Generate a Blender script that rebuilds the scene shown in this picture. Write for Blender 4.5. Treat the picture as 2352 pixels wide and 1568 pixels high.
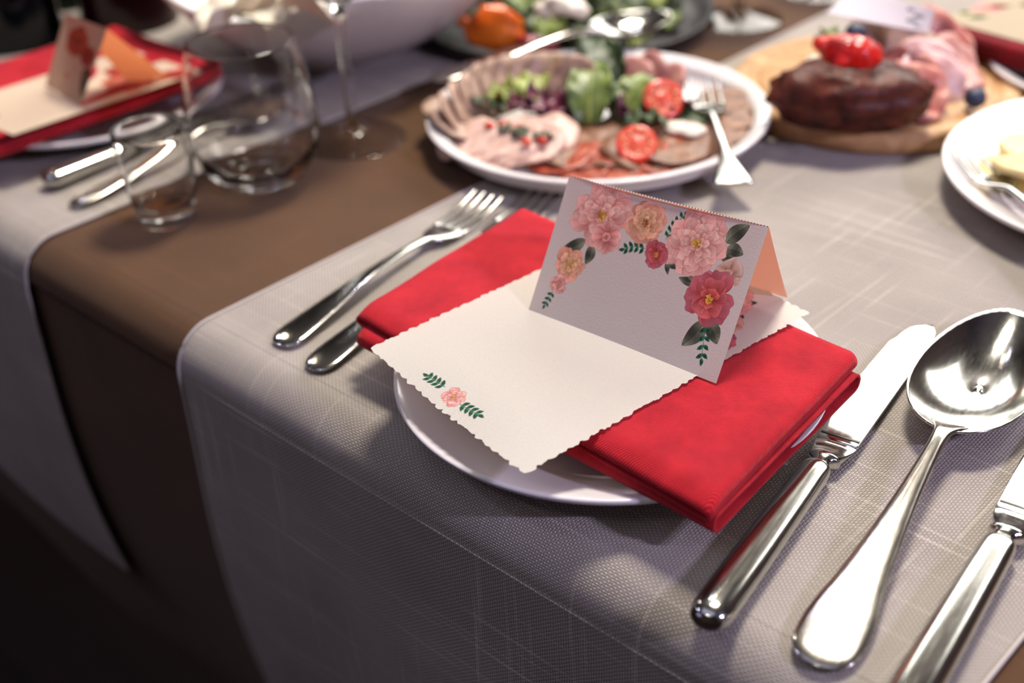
import bpy, math, random
import numpy as np
from mathutils import Vector, Matrix, noise
for o in list(bpy.data.objects): bpy.data.objects.remove(o)
PI = math.pi
SC = bpy.context.scene
COL = SC.collection
TZ = 0.75                       # height of the table top; builders below work in metres above it

# ------------------------------------------------------------------ camera
FPX, PITCH, ROLL, YAW, CH = 3015.4, 0.5605, -0.05549, math.radians(44.7), 0.39
def _frame():
    fw = Vector((0, math.cos(PITCH), -math.sin(PITCH))); r = Vector((1, 0, 0)); u = r.cross(fw)
    c, s = math.cos(ROLL), math.sin(ROLL)
    r2 = c*r + s*u; u2 = -s*r + c*u
    R = Matrix.Rotation(YAW, 3, 'Z')
    return R @ fw, R @ r2, R @ u2
FW, RT, UP = _frame()
def at(px, py, h=0.0):
    """the point h metres above the table that the photograph shows at this pixel"""
    d = FW + (px-1176)/FPX*RT - (py-784)/FPX*UP
    t = (h-CH)/d.z
    return Vector((d.x*t, d.y*t, h))
cd = bpy.data.cameras.new('camera'); cam = bpy.data.objects.new('camera', cd); COL.objects.link(cam)
cam.matrix_world = Matrix.Translation((0, 0, TZ+CH)) @ Matrix((RT, UP, -FW)).transposed().to_4x4()
cd.sensor_width = 36; cd.lens = FPX/2352*36; cd.clip_start = 0.02
cd.dof.use_dof = True; cd.dof.aperture_fstop = 4.2
cd.dof.focus_distance = (Vector((-0.32, 0.42, 0.055)) - Vector((0, 0, CH))).dot(FW)
SC.camera = cam

# ------------------------------------------------------------------ light
SC.view_settings.view_transform = 'Standard'; SC.view_settings.look = 'None'
SC.view_settings.gamma = 1; SC.view_settings.use_curve_mapping = False
SC.view_settings.exposure = 0.0
SC.cycles.use_denoising = True
SC.cycles.sample_clamp_indirect = 40
W = bpy.data.worlds.new('sky'); SC.world = W; W.use_nodes = True
W.node_tree.nodes['Background'].inputs[0].default_value = (0.75, 0.80, 0.95, 1)
W.node_tree.nodes['Background'].inputs[1].default_value = 0.6
def area(name, loc, target, sx, sy, power, col):
    l = bpy.data.lights.new(name, 'AREA'); l.shape = 'RECTANGLE'; l.size = sx; l.size_y = sy
    l.energy = power; l.color = col
    o = bpy.data.objects.new(name, l); COL.objects.link(o)
    o.location = loc; o.rotation_euler = (Vector(target)-Vector(loc)).to_track_quat('-Z', 'Y').to_euler()
    return o
WX0, WX1, WZ0, WZ1, WY = -2.3, 0.5, 1.35, 2.50, 2.35      # the window opening
area('daylight', ((WX0+WX1)/2, WY+0.18, (WZ0+WZ1)/2), ((WX0+WX1)/2, 0, (WZ0+WZ1)/2), WX1-WX0, WZ1-WZ0, 78, (1.0, 0.95, 0.86))
area('ceiling_panel', (-0.75, 1.35, 2.85), (-0.75, 1.35, 0), 0.5, 0.5, 68, (1.0, 0.91, 0.78))
area('ceiling_panel', (-0.5, -0.6, 2.85), (-0.5, -0.6, 0), 1.6, 1.6, 5.5, (0.72, 0.74, 1.0))
area('side_glow', (-1.6, -2.0, 1.7), (-0.6, 0.3, 0.6), 1.0, 1.0, 2.4, (0.60, 0.58, 1.0))
def spot_lamp(loc, p, col):
    l = bpy.data.lights.new('spot_lamp', 'POINT'); l.energy = p; l.color = col; l.shadow_soft_size = 0.04
    o = bpy.data.objects.new('spot_lamp', l); COL.objects.link(o); o.location = loc
for dx in (0, 0.16):
    spot_lamp((-1.9+dx, -0.5+dx*0.4, 2.3), 6.0, (0.72, 0.70, 1.0))
    spot_lamp((1.3+dx, 0.5+dx*.5, 1.95), 42.0, (0.74, 0.66, 1.0))

for k_, (lx, ly, lz) in enumerate([(-2.4, 0.9, 2.2), (-2.2, 1.0, 2.3), (-1.5, 1.7, 2.6), (-1.3, 1.8, 2.65), (-0.2, -1.2, 2.5), (-0.4, -1.1, 2.5), (-3.0, -0.4, 2.0)]):
    spot_lamp((lx, ly, lz), 4.0, (1.0, 0.86, 0.66) if k_ % 2 else (0.82, 0.80, 1.0)); bpy.data.lights[-1].shadow_soft_size = 0.03

# ------------------------------------------------------------------ mesh helpers
def new_obj(name, me, parent=None, mats=(), loc=None):
    o = bpy.data.objects.new(name, me); COL.objects.link(o)
    if me is not None:
        for m in mats:
            if m.name not in [k.name for k in me.materials if k]: me.materials.append(m)
    if parent is not None: o.parent = parent
    if loc is not None: o.location = loc
    return o
def mesh(name, V, F, mat, parent=None, smooth=True, loc=None, uv=None, col=None):
    me = bpy.data.meshes.new(name)
    me.from_pydata([tuple(v) for v in V], [], [tuple(f) for f in F])
    if smooth: me.polygons.foreach_set('use_smooth', [True]*len(me.polygons))
    if uv is not None:
        l = me.uv_layers.new(name='UVMap'); vi = np.empty(len(me.loops), np.int32); me.loops.foreach_get('vertex_index', vi)
        l.data.foreach_set('uv', np.asarray(uv, np.float32)[vi].ravel())
    me.update()
    return new_obj(name, me, parent, (mat,), loc)
def grid_mesh(name, P, mat, parent=None, uv=None, col=None, loc=None, close=False):
    """P: (n, m, 3) array of points"""
    P = np.asarray(P, np.float32); n, m = P.shape[:2]
    idx = np.arange(n*m).reshape(n, m)
    if close: idx = np.concatenate([idx, idx[:, :1]], 1)
    F = np.stack([idx[:-1, :-1], idx[1:, :-1], idx[1:, 1:], idx[:-1, 1:]], -1).reshape(-1, 4)
    me = bpy.data.meshes.new(name)
    me.vertices.add(n*m); me.vertices.foreach_set('co', P.reshape(-1))
    me.loops.add(F.size); me.loops.foreach_set('vertex_index', F.reshape(-1).astype(np.int32))
    me.polygons.add(len(F)); me.polygons.foreach_set('loop_start', np.arange(len(F), dtype=np.int32)*4)
    me.polygons.foreach_set('use_smooth', np.ones(len(F), bool))
    if uv is not None:
        l = me.uv_layers.new(name='UVMap'); l.data.foreach_set('uv', np.asarray(uv, np.float32).reshape(-1, 2)[F.reshape(-1)].ravel())
    if col is not None:
        a = me.color_attributes.new('print', 'FLOAT_COLOR', 'POINT')
        c = np.ones((n*m, 4), np.float32); c[:, :3] = np.asarray(col).reshape(-1, 3); a.data.foreach_set('color', c.ravel())
    me.update(calc_edges=True); me.validate()
    return new_obj(name, me, parent, (mat,), loc)
def thing(name, label, cat, loc=(0, 0, 0), rz=0, group=None):
    o = bpy.data.objects.new(name, None); COL.objects.link(o); o.empty_display_size = 0.02
    o.location = loc; o.rotation_euler = (0, 0, rz); tag(o, label, cat, group); return o
def tag(o, label, cat, group=None):
    o['label'] = label; o['category'] = cat
    if group: o['group'] = group
    return o
def struct(o): o['kind'] = 'structure'; return o
def lathe(name, prof, mat, parent=None, n=72, loc=None, closed=False):
    """prof: list of (r, z); revolved about z"""
    V, F = [], []; rings = []
    for r, z in prof:
        if r < 1e-6: rings.append([len(V)]); V.append((0, 0, z))
        else:
            rings.append(list(range(len(V), len(V)+n)))
            V += [(r*math.cos(2*PI*k/n), r*math.sin(2*PI*k/n), z) for k in range(n)]
    for a, b in zip(rings, rings[1:]):
        for k in range(n):
            k2 = (k+1) % n
            if len(a) == 1 and len(b) == 1: continue
            if len(a) == 1: F.append((a[0], b[k2], b[k]))
            elif len(b) == 1: F.append((a[k], a[k2], b[0]))
            else: F.append((a[k], a[k2], b[k2], b[k]))
    return mesh(name, V, F, mat, parent, loc=loc)
def smoothprof(pts, k=4):
    """Catmull-Rom through profile points"""
    out = []
    for i in range(len(pts)-1):
        p0 = pts[max(i-1, 0)]; p1 = pts[i]; p2 = pts[i+1]; p3 = pts[min(i+2, len(pts)-1)]
        for j in range(k):
            t = j/k
            out.append(tuple(0.5*((2*b)+(-a+c)*t+(2*a-5*b+4*c-d)*t*t+(-a+3*b-3*c+d)*t**3) for a, b, c, d in zip(p0, p1, p2, p3)))
    out.append(pts[-1]); return out
def sweep(name, st, mat, parent=None, n=18, e=2.0, k=4, loc=None):
    """stations (y, z, half width, half thickness, x) along +Y, superellipse sections"""
    st = [tuple(s)+(0,)*(5-len(s)) for s in st]
    st = smoothprof(st, k) if k > 1 else st
    V, F = [], []
    for i, (y, z, w, h, x) in enumerate(st):
        a = st[max(i-1, 0)]; b = st[min(i+1, len(st)-1)]
        sl = math.atan2(b[1]-a[1], b[0]-a[0]); ny, nz = -math.sin(sl), math.cos(sl)
        for q in range(n):
            t = 2*PI*q/n; c, s = math.cos(t), math.sin(t)
            cx = math.copysign(abs(c)**(2/e), c)*max(w, 1e-5); cz = math.copysign(abs(s)**(2/e), s)*max(h, 1e-5)
            V.append((x+cx, y+ny*cz, z+nz*cz))
    m = len(st)
    for i in range(m-1):
        for q in range(n):
            q2 = (q+1) % n; F.append((i*n+q, i*n+q2, (i+1)*n+q2, (i+1)*n+q))
    F.append(tuple(reversed(range(n)))); F.append(tuple((m-1)*n+q for q in range(n)))
    return mesh(name, V, F, mat, parent, loc=loc)
def tube(name, pts, rad, mat, parent=None, n=8, loc=None):
    V, F = [], []
    pts = [Vector(p) for p in pts]
    for i, p in enumerate(pts):
        d = (pts[min(i+1, len(pts)-1)]-pts[max(i-1, 0)]).normalized()
        a = d.orthogonal().normalized(); b = d.cross(a)
        r = rad[i] if hasattr(rad, '__len__') else rad
        V += [p + r*(math.cos(2*PI*q/n)*a+math.sin(2*PI*q/n)*b) for q in range(n)]
    for i in range(len(pts)-1):
        for q in range(n): F.append((i*n+q, i*n+(q+1) % n, (i+1)*n+(q+1) % n, (i+1)*n+q))
    F.append(tuple(reversed(range(n)))); F.append(tuple((len(pts)-1)*n+q for q in range(n)))
    return mesh(name, V, F, mat, parent, loc=loc)
def box(name, x0, x1, y0, y1, z0, z1, mat, parent=None, bev=0.0):
    V = [(x, y, z) for x in (x0, x1) for y in (y0, y1) for z in (z0, z1)]
    F = [(0, 1, 3, 2), (4, 6, 7, 5), (0, 4, 5, 1), (2, 3, 7, 6), (0, 2, 6, 4), (1, 5, 7, 3)]
    o = mesh(name, V, F, mat, parent, smooth=False)
    if bev:
        b = o.modifiers.new('bevel', 'BEVEL'); b.width = bev; b.segments = 3
    return o
def solid(o, t, off=0.0):
    m = o.modifiers.new('solid', 'SOLIDIFY'); m.thickness = t; m.offset = off; return o
def nz(x, y, z=0.0): return noise.noise(Vector((x, y, z)))

# ------------------------------------------------------------------ materials
def srgb(r, g, b):
    f = lambda c: c/12.92 if c <= 0.04045 else ((c+0.055)/1.055)**2.4
    return (f(r/255), f(g/255), f(b/255), 1)
class NT:
    def __init__(s, name):
        s.m = bpy.data.materials.new(name); s.m.use_nodes = True; s.t = s.m.node_tree
        s.b = s.t.nodes['Principled BSDF']; s.out = s.t.nodes['Material Output']
    def n(s, kind, **kw):
        x = s.t.nodes.new(kind)
        for k, v in kw.items(): setattr(x, k, v)
        return x
    def l(s, a, b): s.t.links.new(a, b)
    def mth(s, op, a, b=None, c=None):
        x = s.n('ShaderNodeMath', operation=op)
        for i, v in enumerate((a, b, c)):
            if v is None: continue
            if isinstance(v, (int, float)): x.inputs[i].default_value = v
            else: s.l(v, x.inputs[i])
        return x.outputs[0]
    def noise(s, scale, detail=3, rough=0.5, vec=None):
        x = s.n('ShaderNodeTexNoise'); x.inputs['Scale'].default_value = scale; x.inputs['Detail'].default_value = detail
        x.inputs['Roughness'].default_value = rough
        if vec is not None: s.l(vec, x.inputs['Vector'])
        return x.outputs[0]
    def obj(s): return s.n('ShaderNodeTexCoord').outputs['Object']
    def scalev(s, vec, sc):
        x = s.n('ShaderNodeMapping'); x.inputs['Scale'].default_value = sc; s.l(vec, x.inputs['Vector']); return x.outputs[0]
    def ramp(s, f, stops):
        x = s.n('ShaderNodeValToRGB'); el = x.color_ramp.elements
        el[0].position, el[0].color = stops[0]; el[1].position, el[1].color = stops[-1]
        for p, c in stops[1:-1]: e = el.new(p); e.color = c
        s.l(f, x.inputs[0]); return x.outputs[0]
    def bump(s, h, strength, dist):
        x = s.n('ShaderNodeBump'); x.inputs['Strength'].default_value = strength; x.inputs['Distance'].default_value = dist
        s.l(h, x.inputs['Height']); s.l(x.outputs[0], s.b.inputs['Normal']); return x
    def base(s, c):
        if isinstance(c, tuple): s.b.inputs['Base Color'].default_value = c
        else: s.l(c, s.b.inputs['Base Color'])
        return s
    def set(s, **kw):
        for k, v in kw.items(): s.b.inputs[k.replace('_', ' ')].default_value = v
        return s
def organic(name, c1, c2, scale=60, rough=0.5, bump=0.3, spec=0.5, sss=0.0, c3=None):
    t = NT(name); f = t.noise(scale, 4, 0.6, t.obj())
    st = [(0.32, c1), (0.68, c2)] if c3 is None else [(0.3, c1), (0.5, c2), (0.7, c3)]
    t.base(t.ramp(f, st)).set(Roughness=rough, Specular_IOR_Level=spec)
    if sss: t.set(Subsurface_Weight=sss, Subsurface_Scale=0.004); t.b.inputs['Subsurface Radius'].default_value = (1, .4, .25)
    t.bump(t.noise(scale*3, 3, 0.6, t.obj()), bump, 0.001)
    return t.m
def weave_mat(name, c_dark, c_light, pu=0.00125, pv=0.00105, slub=0.5, bumpd=0.0005, rough=0.9, strength=0.9):
    t = NT(name); uv = t.n('ShaderNodeUVMap').outputs[0]
    nd = t.noise(90, 2, 0.5, uv); wob = t.mth('MULTIPLY', t.mth('SUBTRACT', nd, 0.5), 1.6)
    sep = t.n('ShaderNodeSeparateXYZ'); t.l(uv, sep.inputs[0])
    def sn(c, p, w=1.0): return t.mth('SINE', t.mth('ADD', t.mth('MULTIPLY', c, 2*PI/p), t.mth('MULTIPLY', wob, w)))
    su = sn(sep.outputs[0], 2*pu); sv = sn(sep.outputs[1], 2*pv)
    chk = t.mth('MULTIPLY', su, sv)                                  # over and under
    au = t.mth('ABSOLUTE', su); av = t.mth('ABSOLUTE', sv)
    hh = t.mth('ADD', t.mth('MULTIPLY', chk, 0.32), t.mth('MULTIPLY', t.mth('MULTIPLY', au, av), 0.62))
    s1 = t.noise(1, 2, 0.5, t.scalev(uv, (260, 7, 1))); s2 = t.noise(1, 2, 0.5, t.scalev(uv, (7, 300, 1)))
    def sl(s): return t.n_clamp(s) if False else t.mth('MAXIMUM', t.mth('SUBTRACT', s, 0.60), 0.0)
    sb = t.mth('MULTIPLY', t.mth('ADD', sl(s1), sl(s2)), 7*slub)
    fine = t.noise(1600, 2, 0.6, uv)
    h2 = t.mth('ADD', t.mth('ADD', hh, sb), t.mth('MULTIPLY', fine, 0.25))
    cf = t.mth('ADD', t.mth('MULTIPLY', hh, 0.75), t.mth('ADD', t.mth('MULTIPLY', sb, 0.8), 0.22))  # gaps between threads darkened in the colour like occlusion; slubs paler
    big = t.mth('MULTIPLY', t.mth('SUBTRACT', t.noise(14, 2, 0.5, uv), 0.5), 0.25)
    t.base(t.ramp(t.mth('ADD', cf, big), [(0.05, c_dark), (0.95, c_light)])).set(Roughness=rough, Specular_IOR_Level=0.25, Sheen_Weight=0.12)
    t.bump(h2, strength, bumpd)
    return t.m
M = {}
M['linen'] = weave_mat('linen', srgb(104, 95, 89), srgb(236, 226, 216), 0.0015, 0.0012, slub=0.28, bumpd=0.0008)
M['brown_cloth'] = weave_mat('brown_cloth', srgb(46, 28, 14), srgb(120, 82, 46), 0.0009, 0.0008, 0.2, 0.0003)
t = NT('hem_thread'); t.base(srgb(186, 178, 172)).set(Roughness=0.9); t.bump(t.noise(900, 2, 0.5, t.obj()), 0.5, 0.0005); M['hem'] = t.m
def porcelain(name, c):
    t = NT(name); f = t.noise(9, 2, 0.5, t.obj())
    t.base(t.ramp(f, [(0.3, tuple(v*0.96 for v in c[:3])+(1,)), (0.7, c)])).set(Roughness=0.16, Specular_IOR_Level=0.5, Coat_Weight=0.3, Coat_Roughness=0.05)
    return t.m
M['white'] = porcelain('porcelain', srgb(232, 228, 228))
def steel(name, c=srgb(200, 201, 196), r=0.12, s=0.03):
    t = NT(name); o = t.obj()
    f = t.noise(1, 4, 0.6, t.scalev(o, (900, 60, 900))); g = t.noise(70, 4, 0.6, o)
    t.base(t.ramp(g, [(0.3, tuple(v*0.86 for v in c[:3])+(1,)), (0.7, c)])).set(Metallic=1.0)
    t.l(t.mth('ADD', t.mth('MULTIPLY', f, 0.12), r-0.05), t.b.inputs['Roughness'])
    t.bump(f, s, 0.0003); return t.m
M['steel'] = steel('polished_steel')
M['steel_worn'] = steel('worn_steel', srgb(196, 192, 184), 0.17, 0.06)
M['engraved'] = steel('engraved_steel', srgb(90, 92, 88), 0.5, 0.3)
t = NT('clear_glass'); t.base((0.98, 0.985, 0.98, 1)).set(Roughness=0.0, IOR=1.47, Transmission_Weight=1.0); M['glass'] = t.m
t = NT('water'); t.base((0.97, 0.99, 1, 1)).set(Roughness=0.0, IOR=1.33, Transmission_Weight=1.0); M['water'] = t.m
def napkin_mat(name, c1, c2):
    t = NT(name); o = t.obj(); sep = t.n('ShaderNodeSeparateXYZ'); t.l(o, sep.inputs[0])
    w = t.mth('MULTIPLY', t.mth('SUBTRACT', t.noise(160, 3, 0.5, o), 0.5), 2.2)
    d = t.mth('ADD', sep.outputs[0], t.mth('MULTIPLY', sep.outputs[2], 0.6)); d2 = t.mth('SUBTRACT', sep.outputs[1], t.mth('MULTIPLY', sep.outputs[2], 0.6))
    a = t.mth('SINE', t.mth('ADD', t.mth('MULTIPLY', t.mth('SUBTRACT', d2, t.mth('MULTIPLY', d, 0.9)), 2*PI/0.0014), w))
    b = t.mth('SINE', t.mth('ADD', t.mth('MULTIPLY', t.mth('ADD', d, d2), 2*PI/0.0010), w))
    h = t.mth('ADD', t.mth('MULTIPLY', a, 0.5), t.mth('ADD', t.mth('MULTIPLY', b, 0.22), t.mth('MULTIPLY', t.noise(1500, 2, 0.6, o), 0.6)))
    f = t.mth('ADD', t.mth('MULTIPLY', h, 0.22), t.mth('MULTIPLY', t.noise(45, 3, 0.6, o), 0.6))
    t.base(t.ramp(f, [(0.15, c1), (0.62, c2)])).set(Roughness=0.85, Specular_IOR_Level=0.2, Sheen_Weight=0.25, Sheen_Roughness=0.4)
    t.b.inputs['Sheen Tint'].default_value = (1, 0.35, 0.4, 1)
    t.bump(h, 0.7, 0.0004); return t.m
M['napkin'] = napkin_mat('napkin_red', srgb(150, 11, 28), srgb(222, 40, 52))
M['napkin_shaded'] = napkin_mat('napkin_red_shaded', srgb(84, 2, 12), srgb(140, 10, 22))  # the same red cloth with its shade put into the colour
def paper(name, c=None, trans=0.25):
    t = NT(name)
    if c is None:
        a = t.n('ShaderNodeAttribute', attribute_name='print'); col = a.outputs['Color']; t.l(col, t.b.inputs['Base Color'])
    else: t.base(c); col = None
    t.set(Roughness=0.62, Specular_IOR_Level=0.35)
    t.bump(t.noise(900, 4, 0.6, t.obj()), 0.25, 0.0004)
    tr = t.n('ShaderNodeBsdfTranslucent'); mx = t.n('ShaderNodeMixShader'); mx.inputs[0].default_value = trans
    if col is not None: t.l(col, tr.inputs[0])
    else: tr.inputs[0].default_value = c
    t.l(t.b.outputs[0], mx.inputs[1]); t.l(tr.outputs[0], mx.inputs[2]); t.l(mx.outputs[0], t.out.inputs[0])
    return t.m
M['print'] = paper('printed_paper'); M['paper'] = paper('plain_paper', srgb(232, 226, 218))
M['salmon'] = paper('salmon_paper', srgb(208, 146, 124), 0.35)
M['cream_card'] = paper('cream_card', srgb(226, 208, 184)); M['orange_card'] = paper('orange_card', srgb(214, 128, 84), 0.45)
t = NT('board_wood'); o_ = t.obj()
rings = t.noise(1, 4, 0.6, t.scalev(o_, (14, 120, 60)))
t.base(t.ramp(rings, [(0.3, srgb(168, 122, 80)), (0.7, srgb(214, 172, 122))])).set(Roughness=0.5); t.bump(rings, 0.2, 0.0006); M['wood'] = t.m
t = NT('dark_wood'); o_ = t.obj(); f = t.noise(1, 5, 0.6, t.scalev(o_, (3, 30, 30)))
t.base(t.ramp(f, [(0.3, srgb(38, 20, 14)), (0.7, srgb(66, 36, 24))])).set(Roughness=0.5); M['dark_wood'] = t.m
t = NT('floor_boards'); o_ = t.obj(); f = t.noise(1, 5, 0.6, t.scalev(o_, (2, 22, 2)))
t.base(t.ramp(f, [(0.3, srgb(24, 12, 9)), (0.7, srgb(40, 20, 16))])).set(Roughness=0.6); M['floor'] = t.m
def plaster(name, c):
    t = NT(name); t.base(c).set(Roughness=0.9); t.bump(t.noise(60, 4, 0.6, t.obj()), 0.2, 0.002); return t.m
M['wall'] = plaster('wall_plaster', srgb(70, 56, 48)); M['ceiling'] = plaster('ceiling_plaster', srgb(74, 68, 68))
M['frame'] = plaster('window_paint', srgb(150, 145, 140))
t = NT('slate'); t.base(t.ramp(t.noise(30, 5, 0.6, t.obj()), [(0.3, srgb(26, 22, 24)), (0.7, srgb(48, 44, 46))])).set(Roughness=0.5); t.bump(t.noise(120, 4, 0.6, t.obj()), 0.3, 0.001); M['slate'] = t.m
def bottle_glass(name, c):
    t = NT(name); t.base(c).set(Roughness=0.08, Specular_IOR_Level=0.3, Coat_Weight=0.0); return t.m
M['green_bottle'] = bottle_glass('green_bottle_glass', srgb(10, 30, 12)); M['black_bottle'] = bottle_glass('black_bottle_glass', srgb(8, 8, 12))
M['red_bottle'] = bottle_glass('red_wine_glass', srgb(38, 6, 10)); M['foil'] = steel('bottle_foil', srgb(60, 20, 26), 0.35)
t = NT('window_pane'); tr = t.n('ShaderNodeBsdfTransparent'); gl = t.n('ShaderNodeBsdfGlossy'); gl.inputs['Roughness'].default_value = 0.02
mx = t.n('ShaderNodeMixShader'); mx.inputs[0].default_value = 0.06
t.l(tr.outputs[0], mx.inputs[1]); t.l(gl.outputs[0], mx.inputs[2]); t.l(mx.outputs[0], t.out.inputs[0]); M['pane'] = t.m
# food
M['pork'] = organic('roast_pork', srgb(128, 94, 80), srgb(190, 160, 140), 90, 0.45, 0.3, sss=0.15)
M['chicken'] = organic('chicken_roll', srgb(190, 146, 130), srgb(232, 202, 188), 90, 0.4, 0.2, sss=0.2)
M['beef'] = organic('sliced_beef', srgb(92, 54, 36), srgb(160, 116, 88), 70, 0.4, 0.4, sss=0.1)
M['ham'] = organic('ham', srgb(160, 100, 96), srgb(208, 152, 142), 50, 0.4, 0.2, sss=0.2)
M['carpaccio'] = organic('cured_beef', srgb(136, 48, 32), srgb(186, 92, 64), 50, 0.35, 0.2, sss=0.15)
M['rind'] = organic('meat_rind', srgb(70, 34, 24), srgb(112, 62, 44), 90, 0.5, 0.4)
M['roast'] = organic('roast_crust', srgb(38, 15, 10), srgb(84, 36, 26), 70, 0.4, 1.0, c3=srgb(112, 54, 36), spec=0.25)
M['bacon'] = organic('smoked_pork', srgb(112, 34, 30), srgb(186, 104, 92), 60, 0.35, 0.5, sss=0.1, c3=srgb(206, 146, 130))
M['fat'] = organic('pale_ham', srgb(180, 128, 130), srgb(222, 188, 188), 40, 0.35, 0.3, sss=0.2)
M['lettuce'] = organic('lettuce', srgb(52, 78, 24), srgb(132, 150, 74), 55, 0.35, 0.5, sss=0.1)
M['lettuce_light'] = organic('pale_lettuce', srgb(104, 122, 40), srgb(170, 180, 96), 60, 0.4, 0.6, sss=0.1)
M['greens'] = organic('dark_greens', srgb(24, 40, 18), srgb(64, 84, 36), 70, 0.4, 0.6)
M['radicchio'] = organic('radicchio', srgb(50, 14, 30), srgb(110, 40, 66), 50, 0.35, 0.5, c3=srgb(90, 24, 50))
M['tomato'] = organic('tomato_skin', srgb(190, 22, 16), srgb(226, 50, 32), 30, 0.15, 0.05, sss=0.1)
M['tomato_flesh'] = organic('tomato_flesh', srgb(206, 44, 30), srgb(236, 120, 90), 130, 0.2, 0.6, sss=0.2)
M['seed'] = organic('tomato_seed', srgb(232, 180, 130), srgb(244, 214, 170), 90, 0.3, 0.1)
M['cheese'] = organic('white_cheese', srgb(226, 216, 196), srgb(240, 234, 220), 60, 0.5, 0.4, sss=0.2)
M['carrot'] = organic('orange_pepper', srgb(226, 90, 14), srgb(242, 134, 40), 25, 0.25, 0.1, sss=0.2)
M['pepper'] = organic('red_pepper', srgb(186, 30, 18), srgb(220, 60, 30), 40, 0.25, 0.1)
M['charred'] = organic('charred_tomato', srgb(60, 6, 8), srgb(200, 20, 14), 55, 0.25, 0.4, c3=srgb(226, 34, 18))
M['blueberry'] = organic('blueberry', srgb(16, 22, 44), srgb(50, 62, 96), 60, 0.5, 0.2)
M['potato'] = organic('pale_cheese', srgb(222, 196, 130), srgb(238, 220, 164), 40, 0.4, 0.2, sss=0.2)
M['beet'] = organic('beetroot', srgb(110, 14, 40), srgb(168, 30, 62), 40, 0.3, 0.2)

# ------------------------------------------------------------------ room
def wall_box(name, *a): return struct(box(name, *a))
RX0, RX1, RY0, RY1, RH = -4.2, 2.6, -3.0, WY, 2.95
wall_box('floor', RX0, RX1, RY0, RY1, -0.1, 0, M['floor'])
wall_box('ceiling', RX0, RX1, RY0, RY1, RH, RH+0.1, M['ceiling'])
wall_box('wall_left', RX0-0.1, RX0, RY0, RY1, 0, RH, M['wall'])
wall_box('wall_right', RX1, RX1+0.1, RY0, RY1, 0, RH, M['wall'])
wall_box('wall_front', RX0, RX1, RY0-0.1, RY0, 0, RH, M['wall'])
def frame_wall():
    V, F = [], []
    xs = [RX0, WX0, WX1, RX1]; zs = [0, WZ0, WZ1, RH]
    def bx(x0, x1, z0, z1):
        b = len(V)
        V.extend([(x, y, z) for x in (x0, x1) for y in (RY1, RY1+0.1) for z in (z0, z1)])
        F.extend([tuple(b+i for i in f) for f in [(0, 1, 3, 2), (4, 6, 7, 5), (0, 4, 5, 1), (2, 3, 7, 6), (0, 2, 6, 4), (1, 5, 7, 3)]])
    bx(RX0, WX0, 0, RH); bx(WX1, RX1, 0, RH); bx(WX0, WX1, 0, WZ0); bx(WX0, WX1, WZ1, RH)
    return struct(mesh('wall_back', V, F, M['wall'], smooth=False))
frame_wall()
win = bpy.data.objects.new('window_1', None); COL.objects.link(win); win['kind'] = 'structure'
wf = []
for x0, x1, z0, z1 in [(WX0, WX0+.05, WZ0, WZ1), (WX1-.05, WX1, WZ0, WZ1), (WX0+.05, WX1-.05, WZ0, WZ0+.05), (WX0+.05, WX1-.05, WZ1-.05, WZ1)]:
    box('window_frame', x0, x1, WY+.02, WY+.07, z0, z1, M['frame'], win)
NW = 4
for k in range(1, NW):
    xm = WX0+(WX1-WX0)*k/NW; box('mullion', xm-.025, xm+.025, WY+.02, WY+.07, WZ0+.05, WZ1-.05, M['frame'], win)
for k in range(NW):
    xa = WX0+(WX1-WX0)*k/NW+.026; xb = WX0+(WX1-WX0)*(k+1)/NW-.026
    box('pane', max(xa, WX0+.051), min(xb, WX1-.051), WY+.043, WY+.047, WZ0+.051, WZ1-.051, M['pane'], win)

# ------------------------------------------------------------------ table and cloths
TX0, TX1, TY1 = -2.3, 0.75, 1.35
tb = thing('dining_table', 'long dark wooden dining table under the brown cloth', 'table', (0, 0, 0))
box('tabletop', TX0+.01, TX1-.01, .345, TY1-.02, TZ-.045, TZ-.003, M['dark_wood'], tb, 0.006)
for lx in (TX0+.12, TX1-.12):
    for ly in (.48, TY1-.15): box('leg', lx-.035, lx+.035, ly-.035, ly+.035, 0, TZ-.046, M['dark_wood'], tb, 0.004)
RB = 0.024
def drape_pt(x, s, z0, out, fold):
    """s: arc length from the far side of the edge bend (negative = on the table)"""
    ye = 0.322+RB+out*0
    r = RB+z0+0.0
    if s <= 0: return (x, ye - s, z0)
    q = r*PI/2
    if s < q:
        a = s/r; return (x, ye-r*math.sin(a), z0-r+r*math.cos(a))
    d = s-q
    zz = z0-r-d; yy = ye-r+0.55*max(0, d-.08)**2 - fold(x, d)
    return (x, yy, zz)
def cloth(name, x0, x1, ylen, drop, z0, fold, mat, parent=None, nx=160, ns=150, hemdrop=None, xs=None):
    X = np.linspace(x0, x1, nx)
    S = np.concatenate([np.linspace(-ylen, -0.01, ns//3), np.linspace(-.009, .05, ns//3), np.linspace(.052, drop, ns//3)])
    P = np.zeros((len(S), nx, 3)); U = np.zeros((len(S), nx, 2))
    for j, x in enumerate(X):
        for i, s in enumerate(S):
            ss = s if s < .05 or hemdrop is None else .05+(s-.05)*(hemdrop(x)-.05)/(drop-.05)
            p = drape_pt(x, ss, z0, 0, fold); P[i, j] = p; U[i, j] = (x, ss)
            if ss < 0: P[i, j, 2] += 0.0004*(1+nz(x*9, ss*9, z0*900))
    P = P[:, ::-1]; U = U[:, ::-1]
    return grid_mesh(name, P, mat, parent, uv=U), X, S
def fold_brown(x, d):
    k = min(1, d/.35); return -0.003+0.006*k*math.sin(x*13+1.0)*k
def fold_l1(x, d):
    k = min(1, max(0, d-.05)/.3); e = math.exp(-((x+.60)/.045)**2)
    return 0.001+0.014*k*(0.5+0.5*math.sin((x+.42)*17))+0.003*k*math.sin(x*43)-0.001*e
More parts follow.
